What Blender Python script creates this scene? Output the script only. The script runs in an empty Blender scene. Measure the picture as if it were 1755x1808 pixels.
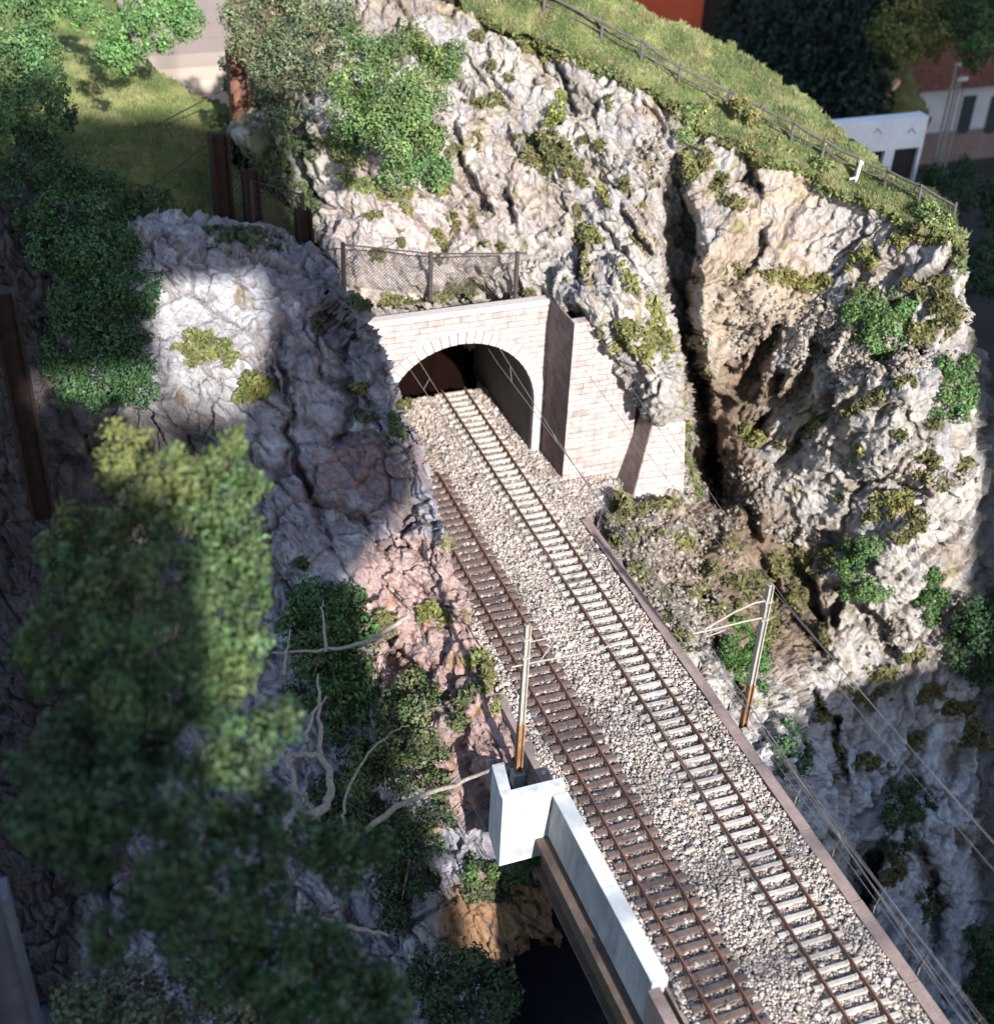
import bpy, math, random
import numpy as np
from mathutils import Matrix, Vector
random.seed(7)
RNG = np.random.default_rng(11)
C = bpy.context.scene.collection
SC = bpy.context.scene

# ------------------------------------------------------------------ camera
W, H, F = 1755., 1808., 2383.
CX, CY = W/2, H/2
_d = np.array([719-CX, 4300-CY, F]); _d /= np.linalg.norm(_d)
_t = np.array([-185-CX, -766-CY, F]); _t -= _d*_t.dot(_d); _t /= np.linalg.norm(_t)
R = np.array([np.cross(_t, -_d), _t, -_d])          # rows: world X, Y, Z seen from the camera
CAM = np.array([-22.5, 0., 43.5])
cam = bpy.data.cameras.new('camera'); camo = bpy.data.objects.new('camera', cam); C.objects.link(camo)
M3 = Matrix(((R[0, 0], -R[0, 1], -R[0, 2]), (R[1, 0], -R[1, 1], -R[1, 2]), (R[2, 0], -R[2, 1], -R[2, 2])))
camo.matrix_world = Matrix.Translation(Vector(CAM)) @ M3.to_4x4()
cam.sensor_fit = 'VERTICAL'; cam.sensor_height = 24.; cam.lens = 24*F/H
cam.clip_start = .5; cam.clip_end = 600
cam.dof.use_dof = True; cam.dof.focus_distance = 63.; cam.dof.aperture_fstop = .0316/.34
SC.camera = camo

# ------------------------------------------------------------------ light
SUN_EL, SUN_AZ = 27., 3.0      # sun stands behind the camera; rays travel towards +Y, a little towards -X
sun_dir = Vector((-math.sin(math.radians(SUN_AZ))*math.cos(math.radians(SUN_EL)), math.cos(math.radians(SUN_AZ))*math.cos(math.radians(SUN_EL)), -math.sin(math.radians(SUN_EL))))
sl = bpy.data.lights.new('sun', 'SUN'); sl.energy = 5.0; sl.angle = math.radians(.75); sl.color = (1., .955, .89)
so = bpy.data.objects.new('sun', sl); C.objects.link(so); so.rotation_euler = sun_dir.to_track_quat('-Z', 'Y').to_euler()
w = bpy.data.worlds.new('World'); SC.world = w; w.use_nodes = True
nt = w.node_tree; bg = nt.nodes['Background']; sky = nt.nodes.new('ShaderNodeTexSky'); sky.sky_type = 'NISHITA'
sky.sun_disc = False; sky.sun_elevation = math.radians(SUN_EL); sky.sun_rotation = math.radians(180-SUN_AZ)
nt.links.new(sky.outputs[0], bg.inputs[0]); bg.inputs[1].default_value = .14
SC.view_settings.view_transform = 'Standard'; SC.view_settings.look = 'None'
SC.view_settings.exposure = 1.2; SC.view_settings.gamma = 1.
SC.cycles.max_bounces = 5; SC.cycles.diffuse_bounces = 3; SC.cycles.glossy_bounces = 2

# ------------------------------------------------------------------ projection helpers
def rayv(px, py):
    v = np.stack([np.asarray(px, float)-CX, np.asarray(py, float)-CY, np.full(np.shape(px), F)], -1)
    return v @ R.T
def P(px, py, z=None, Y=None, X=None):
    r = rayv(px, py)
    s = (z-CAM[2])/r[2] if z is not None else ((Y-CAM[1])/r[1] if Y is not None else (X-CAM[0])/r[0])
    return CAM+r*s
def pxm(p): return float((np.asarray(p)-CAM) @ R @ np.array([0, 0, 1.]))/F     # metres per pixel of the photo there

# ------------------------------------------------------------------ numpy noise
_perm = np.random.default_rng(5).permutation(4096)
def _h(i, j, k, s): return _perm[(_perm[(_perm[(i+s*57) & 4095]+j) & 4095]+k) & 4095]
_g = np.random.default_rng(6).normal(size=(4096, 3)); _g /= np.linalg.norm(_g, axis=1)[:, None]
_r = np.random.default_rng(8).random((4096, 4))
def gnoise(p, s=0):
    i = np.floor(p).astype(int); f = p-i; u = f*f*f*(f*(f*6-15)+10); out = 0
    for a in (0, 1):
        for b in (0, 1):
            for c in (0, 1):
                g = _g[_h(i[:, 0]+a, i[:, 1]+b, i[:, 2]+c, s)]
                d = g[:, 0]*(f[:, 0]-a)+g[:, 1]*(f[:, 1]-b)+g[:, 2]*(f[:, 2]-c)
                out = out+d*(u[:, 0] if a else 1-u[:, 0])*(u[:, 1] if b else 1-u[:, 1])*(u[:, 2] if c else 1-u[:, 2])
    return out*1.6
def fbm(p, n=4, s=0, gain=.5):
    o = 0; a = 1.
    for k in range(n): o = o+a*gnoise(p*2.03**k, s+k); a *= gain
    return o
def facets(p, s=0, tilt=.7):
    """blocky cells: returns a stepped height with tilted facets, and distance to the crack between cells"""
    i0 = np.floor(p).astype(int); n = len(p)
    d1 = np.full(n, 9.); d2 = np.full(n, 9.); val = np.zeros(n)
    for a in (-1, 0, 1):
        for b in (-1, 0, 1):
            for c in (-1, 0, 1):
                ci = i0+np.array([a, b, c]); h = _h(ci[:, 0], ci[:, 1], ci[:, 2], s)
                q = p-(ci+_r[h][:, :3]); d = np.sqrt((q*q).sum(1))
                v = _r[h][:, 3]*2-1+tilt*(q*_g[h]).sum(1)
                m = d < d1
                d2 = np.where(m, d1, np.minimum(d2, d)); val = np.where(m, v, val); d1 = np.where(m, d, d1)
    return val, d2-d1

# ------------------------------------------------------------------ object helpers
def tag(o, label=None, cat=None, group=None, kind=None):
    if label: o['label'] = label
    if cat: o['category'] = cat
    if group: o['group'] = group
    if kind: o['kind'] = kind
    return o
def empty(name, loc=(0, 0, 0)):
    o = bpy.data.objects.new(name, None); C.objects.link(o); o.location = Vector(loc); return o
def mesh_obj(name, V, Fc, mat, parent=None, cols=None, smooth=False, loc=None):
    """V (n,3); Fc: array (m,k) or list of faces; cols: per-vertex colour (n,3)"""
    V = np.asarray(V, float)
    if parent is not None: V = V-np.array(parent.location)
    me = bpy.data.meshes.new(name)
    if isinstance(Fc, np.ndarray):
        m, k = Fc.shape
        me.vertices.add(len(V)); me.vertices.foreach_set('co', V.astype(np.float32).ravel())
        me.loops.add(m*k); me.loops.foreach_set('vertex_index', Fc.astype(np.int32).ravel())
        me.polygons.add(m); me.polygons.foreach_set('loop_start', (np.arange(m)*k).astype(np.int32))
        me.update(calc_edges=True)
    else:
        me.from_pydata([tuple(v) for v in V], [], Fc)
    if smooth: me.polygons.foreach_set('use_smooth', np.ones(len(me.polygons), bool))
    if cols is not None:
        at = me.color_attributes.new('Col', 'FLOAT_COLOR', 'POINT')
        cc = np.ones((len(V), 4), np.float32); cc[:, :3] = cols; at.data.foreach_set('color', cc.ravel())
    me.update()
    me.materials.append(mat)
    o = bpy.data.objects.new(name, me); C.objects.link(o)
    if parent is not None: o.parent = parent
    return o
class MB:
    def __init__(s): s.v = []; s.f = []
    def box(s, a, b):
        x0, y0, z0 = a; x1, y1, z1 = b; n = len(s.v)
        s.v += [(x0, y0, z0), (x1, y0, z0), (x1, y1, z0), (x0, y1, z0), (x0, y0, z1), (x1, y0, z1), (x1, y1, z1), (x0, y1, z1)]
        s.f += [(n, n+3, n+2, n+1), (n+4, n+5, n+6, n+7), (n, n+1, n+5, n+4), (n+1, n+2, n+6, n+5), (n+2, n+3, n+7, n+6), (n+3, n, n+4, n+7)]
        return s
    def hexa(s, pts):      # 4 bottom + 4 top points
        n = len(s.v); s.v += [tuple(p) for p in pts]
        s.f += [(n, n+3, n+2, n+1), (n+4, n+5, n+6, n+7), (n, n+1, n+5, n+4), (n+1, n+2, n+6, n+5), (n+2, n+3, n+7, n+6), (n+3, n, n+4, n+7)]
        return s
    def prism(s, prof, y0, y1):   # profile of (x,z) extruded along Y
        n = len(s.v); k = len(prof)
        s.v += [(x, y0, z) for x, z in prof]+[(x, y1, z) for x, z in prof]
        s.f += [tuple(range(n, n+k)), tuple(range(n+2*k-1, n+k-1, -1))]
        s.f += [(n+i, n+k+i, n+k+(i+1) % k, n+(i+1) % k) for i in range(k)]
        return s
    def tube(s, pts, rad, k=6):
        pts = [Vector(p) for p in pts]; n0 = len(s.v)
        if not hasattr(rad, '__len__'): rad = [rad]*len(pts)
        for i, p in enumerate(pts):
            t = (pts[min(i+1, len(pts)-1)]-pts[max(i-1, 0)]).normalized()
            a = t.orthogonal().normalized() if i == 0 else (a-t*a.dot(t)).normalized()
            b = t.cross(a)
            s.v += [tuple(p+(a*math.cos(j*2*math.pi/k)+b*math.sin(j*2*math.pi/k))*rad[i]) for j in range(k)]
        for i in range(len(pts)-1):
            for j in range(k):
                q = n0+i*k; s.f.append((q+j, q+(j+1) % k, q+k+(j+1) % k, q+k+j))
        s.f += [tuple(n0+j for j in range(k))[::-1], tuple(n0+(len(pts)-1)*k+j for j in range(k))]
        return s
    def build(s, name, mat, parent=None, smooth=False): return mesh_obj(name, s.v, s.f, mat, parent, smooth=smooth)

# ------------------------------------------------------------------ materials
def mat(name, col, rough=.85, var=.25, scale=3., bump=0., bscale=20., spec=.3, metal=0., vcol=False, col2=None, detail=6., streak=None):
    m = bpy.data.materials.new(name); m.use_nodes = True; t = m.node_tree; N = t.nodes; L = t.links
    b = N['Principled BSDF']; b.inputs['Roughness'].default_value = rough; b.inputs['Specular IOR Level'].default_value = spec; b.inputs['Metallic'].default_value = metal
    geo = N.new('ShaderNodeNewGeometry'); pos = geo.outputs['Position']
    n1 = N.new('ShaderNodeTexNoise'); n1.inputs['Scale'].default_value = scale; n1.inputs['Detail'].default_value = detail; n1.inputs['Roughness'].default_value = .65
    if streak:
        vm = N.new('ShaderNodeVectorMath'); vm.operation = 'MULTIPLY'; vm.inputs[1].default_value = streak; L.new(pos, vm.inputs[0]); L.new(vm.outputs[0], n1.inputs['Vector'])
    else: L.new(pos, n1.inputs['Vector'])
    rp = N.new('ShaderNodeValToRGB'); rp.color_ramp.elements[0].position = .3; rp.color_ramp.elements[1].position = .72
    L.new(n1.outputs['Fac'], rp.inputs[0])
    c = np.array(col); c2 = np.array(col2) if col2 is not None else c*(1+var)
    c1 = c*(1-var) if col2 is None else c
    rp.color_ramp.elements[0].color = (*np.clip(c1, 0, 1), 1); rp.color_ramp.elements[1].color = (*np.clip(c2, 0, 1), 1)
    out = rp.outputs[0]
    if vcol:
        at = N.new('ShaderNodeAttribute'); at.attribute_name = 'Col'
        mx = N.new('ShaderNodeMix'); mx.data_type = 'RGBA'; mx.blend_type = 'MULTIPLY'; mx.inputs[0].default_value = 1.
        L.new(at.outputs['Color'], mx.inputs[6]); L.new(out, mx.inputs[7]); out = mx.outputs[2]
    L.new(out, b.inputs['Base Color'])
    if bump:
        n2 = N.new('ShaderNodeTexNoise'); n2.inputs['Scale'].default_value = bscale; n2.inputs['Detail'].default_value = 5.; n2.inputs['Roughness'].default_value = .7
        L.new(pos, n2.inputs['Vector'])
        bp = N.new('ShaderNodeBump'); bp.inputs['Strength'].default_value = 1.; bp.inputs['Distance'].default_value = bump
        L.new(n2.outputs['Fac'], bp.inputs['Height']); L.new(bp.outputs[0], b.inputs['Normal'])
    return m
ROCK = mat('rock', (.74, .73, .74), rough=.8, var=.0, col2=(1.08, 1.08, 1.08), scale=2.4, vcol=True, spec=.3)
def crackle(m, dist=.14):
    t = m.node_tree; N = t.nodes; L = t.links; b = N['Principled BSDF']; g = N.new('ShaderNodeNewGeometry')
    mr = N.new('ShaderNodeMapping'); mr.inputs['Rotation'].default_value = (0, math.radians(31.5), 0); mp = N.new('ShaderNodeMapping'); mp.inputs['Scale'].default_value = (1.35, 1.2, .36); L.new(mr.outputs[0], mp.inputs[0])
    nz = N.new('ShaderNodeTexNoise'); nz.inputs['Scale'].default_value = .9; nz.inputs['Detail'].default_value = 4; L.new(g.outputs['Position'], nz.inputs['Vector'])
    ad = N.new('ShaderNodeVectorMath'); ad.operation = 'MULTIPLY_ADD'; ad.inputs[1].default_value = (1., 1., 1.); L.new(nz.outputs['Color'], ad.inputs[0]); L.new(g.outputs['Position'], ad.inputs[2]); L.new(ad.outputs[0], mr.inputs[0])
    hs = None
    for sc, am in ((1.0, 1.), (3.0, .45)):
        v = N.new('ShaderNodeTexVoronoi'); v.feature = 'DISTANCE_TO_EDGE'; v.inputs['Scale'].default_value = sc; L.new(mp.outputs[0], v.inputs['Vector'])
        c = N.new('ShaderNodeMapRange'); c.inputs[1].default_value = 0; c.inputs[2].default_value = .12; c.inputs[4].default_value = am*.35; L.new(v.outputs['Distance'], c.inputs[0])
        v2 = N.new('ShaderNodeTexVoronoi'); v2.inputs['Scale'].default_value = sc; L.new(mp.outputs[0], v2.inputs['Vector'])
        sp = N.new('ShaderNodeSeparateColor'); L.new(v2.outputs['Color'], sp.inputs[0])
        a1 = N.new('ShaderNodeMath'); a1.operation = 'MULTIPLY_ADD'; a1.inputs[1].default_value = am; L.new(sp.outputs[0], a1.inputs[0]); L.new(c.outputs[0], a1.inputs[2])
        if hs is None: hs = a1.outputs[0]
        else: a2 = N.new('ShaderNodeMath'); L.new(hs, a2.inputs[0]); L.new(a1.outputs[0], a2.inputs[1]); hs = a2.outputs[0]
    n2 = N.new('ShaderNodeTexNoise'); n2.inputs['Scale'].default_value = 7; n2.inputs['Detail'].default_value = 6; n2.inputs['Roughness'].default_value = .75; L.new(g.outputs['Position'], n2.inputs['Vector'])
    a3 = N.new('ShaderNodeMath'); a3.operation = 'MULTIPLY_ADD'; a3.inputs[1].default_value = .55; L.new(n2.outputs[0], a3.inputs[0]); L.new(hs, a3.inputs[2])
    bp = N.new('ShaderNodeBump'); bp.inputs['Strength'].default_value = .9; bp.inputs['Distance'].default_value = dist; L.new(a3.outputs[0], bp.inputs['Height']); L.new(bp.outputs[0], b.inputs['Normal'])
crackle(ROCK)
LEAF = mat('leaf', (.78, .78, .78), rough=.65, col2=(1.25, 1.25, 1.2), scale=1.1, vcol=True, spec=.25)
GRAVEL = mat('gravel', (.9, .9, .9), rough=.75, col2=(1.1, 1.1, 1.1), scale=.5, vcol=True, spec=.35)
SOIL = mat('soil', (.14, .11, .08), var=.3, scale=3, bump=.08, bscale=9)
RAIL = mat('rust_rail', (.11, .052, .035), rough=.5, col2=(.18, .09, .06), scale=4, spec=.5)
WOOD = mat('sleeper_wood', (.085, .058, .052), rough=.85, col2=(.15, .11, .10), scale=3, bump=.015, bscale=30)
CONC = mat('sleeper_concrete', (.30, .27, .24), rough=.85, col2=(.52, .48, .44), scale=3, bump=.01, bscale=30)
KERB = mat('kerb_brown', (.19, .14, .13), rough=.9, col2=(.29, .225, .205), scale=2.2, bump=.03, bscale=9)
WHITE = mat('white_concrete', (.33, .34, .36), rough=.8, col2=(.58, .60, .63), scale=2.2, streak=(1, 1, .18), bump=.01, bscale=12)
GREYC = mat('grey_concrete', (.20, .21, .23), rough=.7, col2=(.40, .41, .43), scale=1.6, streak=(1, 1, .25), bump=.012, bscale=15)
COPE = mat('coping_concrete', (.42, .43, .45), rough=.8, col2=(.58, .59, .6), scale=2, bump=.01, bscale=15)
GIRD = mat('brown_girder', (.07, .05, .042), rough=.85, col2=(.12, .09, .075), scale=2, bump=.01)
STEEL = mat('galvanised_steel', (.22, .20, .18), rough=.6, col2=(.34, .31, .28), scale=6)
RUST = mat('mast_rust', (.14, .075, .04), rough=.8, col2=(.28, .15, .08), scale=5)
WIRE = mat('wire', (.13, .115, .11), rough=.5, col2=(.2, .18, .175), scale=2)
DARKM = mat('dark_metal', (.03, .022, .022), rough=.7, col2=(.06, .045, .045), scale=5)
BEAM = mat('rusty_beam', (.010, .006, .006), rough=.9, col2=(.032, .015, .012), scale=2.2, bump=.03)
BARK = mat('bark', (.16, .10, .07), rough=.9, col2=(.30, .21, .16), scale=6, bump=.04)
PALEB = mat('pale_bark', (.17, .14, .12), rough=.9, col2=(.38, .33, .28), scale=7, bump=.03)
FWOOD = mat('fence_wood', (.055, .045, .045), rough=.85, col2=(.13, .11, .11), scale=4)
BLACK = mat('tunnel_black', (.007, .0035, .003), rough=1., var=.2, spec=0.)
TWALL = mat('tunnel_wall', (.13, .12, .115), rough=.9, col2=(.2, .185, .175), scale=1.2, bump=.01)

def brick_mat(name, c1, c2, mortar, bw, bh, axis='XZ', rough=.85, msize=.02):
    m = bpy.data.materials.new(name); m.use_nodes = True; t = m.node_tree; N = t.nodes; L = t.links; b = N['Principled BSDF']
    b.inputs['Roughness'].default_value = rough; b.inputs['Specular IOR Level'].default_value = .2
    g = N.new('ShaderNodeNewGeometry'); sx = N.new('ShaderNodeSeparateXYZ'); cb = N.new('ShaderNodeCombineXYZ'); L.new(g.outputs['Position'], sx.inputs[0])
    L.new(sx.outputs['X' if axis[0] == 'X' else 'Y'], cb.inputs[0]); L.new(sx.outputs['Z'], cb.inputs[1])
    wv = N.new('ShaderNodeTexNoise'); wv.inputs['Scale'].default_value = 1.3; L.new(g.outputs['Position'], wv.inputs['Vector'])
    ad = N.new('ShaderNodeVectorMath'); ad.operation = 'MULTIPLY_ADD'; ad.inputs[1].default_value = (.1, .1, .0)
    L.new(wv.outputs['Color'], ad.inputs[0]); L.new(cb.outputs[0], ad.inputs[2])
    br = N.new('ShaderNodeTexBrick'); L.new(ad.outputs[0], br.inputs['Vector'])
    br.inputs['Scale'].default_value = 1.; br.inputs['Brick Width'].default_value = bw; br.inputs['Row Height'].default_value = bh; br.inputs['Mortar Size'].default_value = msize
    br.inputs['Mortar Smooth'].default_value = .3
    br.inputs['Color1'].default_value = (*c1, 1); br.inputs['Color2'].default_value = (*c2, 1); br.inputs['Mortar'].default_value = (*mortar, 1)
    no = N.new('ShaderNodeTexNoise'); no.inputs['Scale'].default_value = 1.6; no.inputs['Detail'].default_value = 8; L.new(g.outputs['Position'], no.inputs['Vector'])
    rp = N.new('ShaderNodeValToRGB'); rp.color_ramp.elements[0].position = .32; rp.color_ramp.elements[0].color = (.72, .68, .68, 1); rp.color_ramp.elements[1].position = .6; rp.color_ramp.elements[1].color = (1.08, 1.05, 1.04, 1)
    L.new(no.outputs[0], rp.inputs[0])
    mx = N.new('ShaderNodeMix'); mx.data_type = 'RGBA'; mx.blend_type = 'MULTIPLY'; mx.inputs[0].default_value = 1.; L.new(br.outputs[0], mx.inputs[6]); L.new(rp.outputs[0], mx.inputs[7])
    L.new(mx.outputs[2], b.inputs['Base Color'])
    bp = N.new('ShaderNodeBump'); bp.inputs['Strength'].default_value = .8; bp.inputs['Distance'].default_value = .03; bp.invert = True
    n3 = N.new('ShaderNodeTexNoise'); n3.inputs['Scale'].default_value = 9; L.new(g.outputs['Position'], n3.inputs['Vector'])
    a2 = N.new('ShaderNodeMath'); a2.operation = 'MULTIPLY_ADD'; a2.inputs[1].default_value = .6; L.new(n3.outputs[0], a2.inputs[0]); L.new(br.outputs['Fac'], a2.inputs[2])
    L.new(a2.outputs[0], bp.inputs['Height']); L.new(bp.outputs[0], b.inputs['Normal'])
    return m
STONE = brick_mat('portal_stone', (.385, .355, .345), (.335, .30, .29), (.19, .15, .14), .95, .36, msize=.018)
STONE_SHADE = brick_mat('portal_stone_shaded', (.23, .18, .17), (.2, .155, .145), (.15, .11, .10), 1.3, .5, axis='YZ')  # darker copy of the portal stone: shade of left-facing sides painted in
RINGS = mat('arch_stone', (.36, .32, .31), rough=.85, col2=(.48, .43, .42), scale=4, bump=.03, bscale=8)

# ------------------------------------------------------------------ unseen wall added behind the viewpoint: openings cut to shape sun and shade
HOLES = [[(-1.2, 84), (-1.2, 45.3), (-5.6, 41.2), (-5.9, 30), (-4.4, 26), (-4., 20), (9.3, 20), (9.6, 27.5), (29.4, 27.8), (29.4, 60), (44, 66), (44, 104), (-1.2, 104)],
         [(-34, 71.), (-16, 71.4), (-6, 70.6), (-1.5, 69.0), (-1.2, 104), (-34, 104)],
         [(-11.6, 58.8), (-5.5, 58.8), (-5.9, 55), (-7.4, 52), (-8.6, 50.6), (-11.2, 50.3), (-11.6, 50.6), (-11.6, 58.8)],
         [(-12, 54.4), (-18.8, 54.4), (-18.4, 52.2), (-16.4, 50.6), (-16.7, 48), (-17.5, 45), (-17.4, 43.2), (-14.5, 43), (-12, 47)]]
def _in(x, y, poly):
    r = False; n = len(poly)
    for i in range(n):
        x0, y0 = poly[i]; x1, y1 = poly[(i+1) % n]
        if (y0 > y) != (y1 > y) and x < (x1-x0)*(y-y0)/(y1-y0)+x0: r = not r
    return r
def shade_wall(m):
    b = MB(); st = .4; v = 16.
    b.box((-80, -25.3, -30), (110, -25, 16)); b.box((-80, -25.3, 104), (110, -25, 125))
    while v < 104:
        u = -80; start = u; solid = True; uu = -36.
        b_runs = []; start = -80.
        cur = True
        while uu < 46:
            o_ = any(_in(uu+st/2, v+st/2, h) for h in HOLES)
            if o_ and cur: b_runs.append((start, uu)); cur = False
            elif not o_ and not cur: start = uu; cur = True
            uu += st
        if not cur: start = uu
        b_runs.append((start, 110.))
        for a, c in b_runs: b.box((a, -25.3, v), (c, -25, v+st))
        v += st
    for vb, th in ((33.2, .22), (31.1, .22), (28.5, .26), (26.1, .26)): b.box((-6, -25.25, vb-th/2), (9.5, -25.1, vb+th/2))  # unseen bars added to cast soft stripes over the ballast
    o = b.build('shade_wall', m); o['kind'] = 'structure'; return o
shade_wall(mat('shade_wall', (.7, .68, .66), var=.05))

# ------------------------------------------------------------------ terrain patches
def seg_dist(px, py, poly, closed=False):
    pts = list(poly)+([poly[0]] if closed else []); best = np.full(px.shape, 1e9); side = np.zeros(px.shape); tt = np.zeros(px.shape)
    n = len(pts)-1
    for i in range(n):
        (x0, y0), (x1, y1) = pts[i][:2], pts[i+1][:2]; dx, dy = x1-x0, y1-y0; l2 = dx*dx+dy*dy+1e-9
        t = np.clip(((px-x0)*dx+(py-y0)*dy)/l2, 0, 1); ex = px-x0-t*dx; ey = py-y0-t*dy; d = np.hypot(ex, ey)
        m = d < best; best = np.where(m, d, best); side = np.where(m, np.sign(dx*ey-dy*ex), side); tt = np.where(m, (i+t)/n, tt)
    return best, side, tt
def inside(px, py, poly):
    r = np.zeros(px.shape, bool); n = len(poly)
    for i in range(n):
        x0, y0 = poly[i]; x1, y1 = poly[(i+1) % n]
        c = ((y0 > py) != (y1 > py)) & (px < (x1-x0)*(py-y0)/((y1-y0) or 1e-9)+x0); r ^= c
    return r
def tps(ctrl, qx, qy):
    pts = np.array([c[:2] for c in ctrl], float)/500.; val = np.array([c[2] for c in ctrl], float)
    n = len(pts); d = np.linalg.norm(pts[:, None]-pts[None], axis=2); K = np.where(d > 0, d*d*np.log(d+1e-12), 0)+np.eye(n)*2e-3
    A = np.zeros((n+3, n+3)); A[:n, :n] = K; A[:n, n] = 1; A[:n, n+1:] = pts; A[n, :n] = 1; A[n+1:, :n] = pts.T
    wv = np.linalg.solve(A, np.r_[val, 0, 0, 0]); q = np.stack([qx, qy], 1)/500.
    o = wv[n]+q @ wv[n+1:]
    for i in range(n):
        r2 = ((q-pts[i])**2).sum(1); o += wv[i]*r2*.5*np.log(r2+1e-12)
    return o
def gauss(px, py, x, y, rx, ry=None, ang=0):
    ry = ry or rx; c, s = math.cos(ang), math.sin(ang); u = ((px-x)*c+(py-y)*s)/rx; v = (-(px-x)*s+(py-y)*c)/ry
    return np.exp(-(u*u+v*v))
class Patch: pass
STR = np.array([[.52, .1, -.85], [.85, .0, .52], [0, 1, 0.1]])      # strata frame: along the dip, across it, into the rock
def make_patch(name, poly, ctrl, step, mat_, disp=None, paint=None, edge_noise=8., rnd=20., rnd_m=1.2, steps=(), skirt=None, smooth=False, parent=None, hole=None):
    xs = np.array([p[0] for p in poly]); ys = np.array([p[1] for p in poly])
    gx = np.arange(xs.min()-step, xs.max()+2*step, step); gy = np.arange(ys.min()-step, ys.max()+2*step, step)
    PX, PY = np.meshgrid(gx, gy); px = PX.ravel(); py = PY.ravel(); nx, ny = len(gx), len(gy)
    cc = []
    for (x, y, k, v) in ctrl:
        p = P(x, y, **{k: v}); cc.append((x, y, np.linalg.norm(p-CAM)))
    dist = tps(cc, px, py)
    r = rayv(px, py); r /= np.linalg.norm(r, axis=1)[:, None]
    G = (CAM+r*dist[:, None]).reshape(ny, nx, 3); du = np.gradient(G, axis=1); dv = np.gradient(G, axis=0); Nn = np.cross(dv, du); Nn /= np.linalg.norm(Nn, axis=2)[:, :, None]
    Nn = Nn.reshape(-1, 3); fl = (Nn*r).sum(1) > 0; Nn[fl] *= -1
    Nn = Nn-.45*r; Nn /= np.linalg.norm(Nn, axis=1)[:, None]
    q = np.stack([px, py, px*0], 1)
    ex = fbm(q/38., 3, 31)*edge_noise; ey = fbm(q/38.+9.5, 3, 41)*edge_noise
    ins = inside(px+ex, py+ey, poly)
    if hole is not None: ins &= ~inside(px, py, hole)
    db, _, _ = seg_dist(px+ex, py+ey, poly, True)
    dist = dist+np.where(ins, rnd_m*(1-np.sqrt(np.clip(1-(1-np.clip(db/rnd, 0, 1))**2, 0, 1))), rnd_m)
    for st in steps:      # (polyline, kind, amount, width): 'crack' trough or 'step' (right side nearer)
        line, kind, amt, wd = st
        wx = px+fbm(q/30.+3, 3, 51)*9; wy = py+fbm(q/30.+7, 3, 61)*9
        d, sd, tt = seg_dist(wx, wy, line)
        taper = np.clip(np.sin(np.pi*np.clip(tt, .02, .98))*1.6, 0, 1)
        if kind == 'crack': dist += amt*taper*np.exp(-(d/wd)**2)
        elif kind == 'cleft':   # asymmetric: gentle on the left, wall on the right
            s_ = d*sd; dist += amt*taper*np.where(s_ > 0, np.exp(-(d/(wd*2.2))**2), np.exp(-(d/(wd*.35))**2))
    r = rayv(px, py); r /= np.linalg.norm(r, axis=1)[:, None]
    V = CAM+r*dist[:, None]
    hgt = None
    if disp is not None:
        hgt = disp(V, px, py, Nn); V = V+Nn*hgt[:, None]
    G = V.reshape(ny, nx, 3); du = np.gradient(G, axis=1); dv = np.gradient(G, axis=0); N2 = np.cross(dv, du); N2 /= np.linalg.norm(N2, axis=2)[:, :, None]+1e-9; N2 = N2.reshape(-1, 3)
    fl = (N2*r).sum(1) > 0; N2[fl] *= -1
    cols = paint(V, px, py, N2, hgt) if paint is not None else None
    idx = np.arange(nx*ny).reshape(ny, nx); ii = ins.reshape(ny, nx)
    ok = ii[:-1, :-1] & ii[1:, :-1] & ii[:-1, 1:] & ii[1:, 1:]
    Q = np.stack([idx[:-1, :-1][ok], idx[1:, :-1][ok], idx[1:, 1:][ok], idx[:-1, 1:][ok]], 1)
    if skirt is not None:       # give the rim real thickness: extrude it backwards
        okp = np.pad(ok, 1); sk = []
        vv = np.array(skirt, float)
        oy, ox = np.nonzero(ok)
        for (dy, dx, a, b) in ((-1, 0, (0, 1), (0, 0)), (1, 0, (1, 0), (1, 1)), (0, -1, (0, 0), (1, 0)), (0, 1, (1, 1), (0, 1))):
            m = ~okp[oy+1+dy, ox+1+dx]
            sk.append(np.stack([idx[oy[m]+a[0], ox[m]+a[1]], idx[oy[m]+b[0], ox[m]+b[1]]], 1))
        sk = np.concatenate(sk); used = np.unique(sk); mp = {int(k): i for i, k in enumerate(used)}
        base = len(V); V2 = V[used]+vv*.5+RNG.normal(size=(len(used), 3))*.15; V3 = V[used]+vv+RNG.normal(size=(len(used), 3))*.2
        a_ = np.array([mp[int(k)] for k in sk[:, 0]]); b_ = np.array([mp[int(k)] for k in sk[:, 1]]); n_ = len(used)
        Q = np.concatenate([Q, np.stack([sk[:, 0], sk[:, 1], base+b_, base+a_], 1), np.stack([base+a_, base+b_, base+n_+b_, base+n_+a_], 1)])
        V = np.concatenate([V, V2, V3])
        if cols is not None: cols = np.concatenate([cols, cols[used], cols[used]])
    u, inv = np.unique(Q, return_inverse=True)
    o = mesh_obj(name, V[u], inv.reshape(Q.shape), mat_, parent, None if cols is None else cols[u], smooth)
    p = Patch(); p.o = o; p.gx = gx; p.gy = gy; p.V = V[:nx*ny].reshape(ny, nx, 3); p.N = N2.reshape(ny, nx, 3); p.ok = ok; p.step = step
    return p
def onp(p, px, py, full=False):
    i = int(np.clip(round((py-p.gy[0])/p.step), 0, len(p.gy)-1)); j = int(np.clip(round((px-p.gx[0])/p.step), 0, len(p.gx)-1))
    return (p.V[i, j], p.N[i, j]) if full else p.V[i, j]

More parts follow.
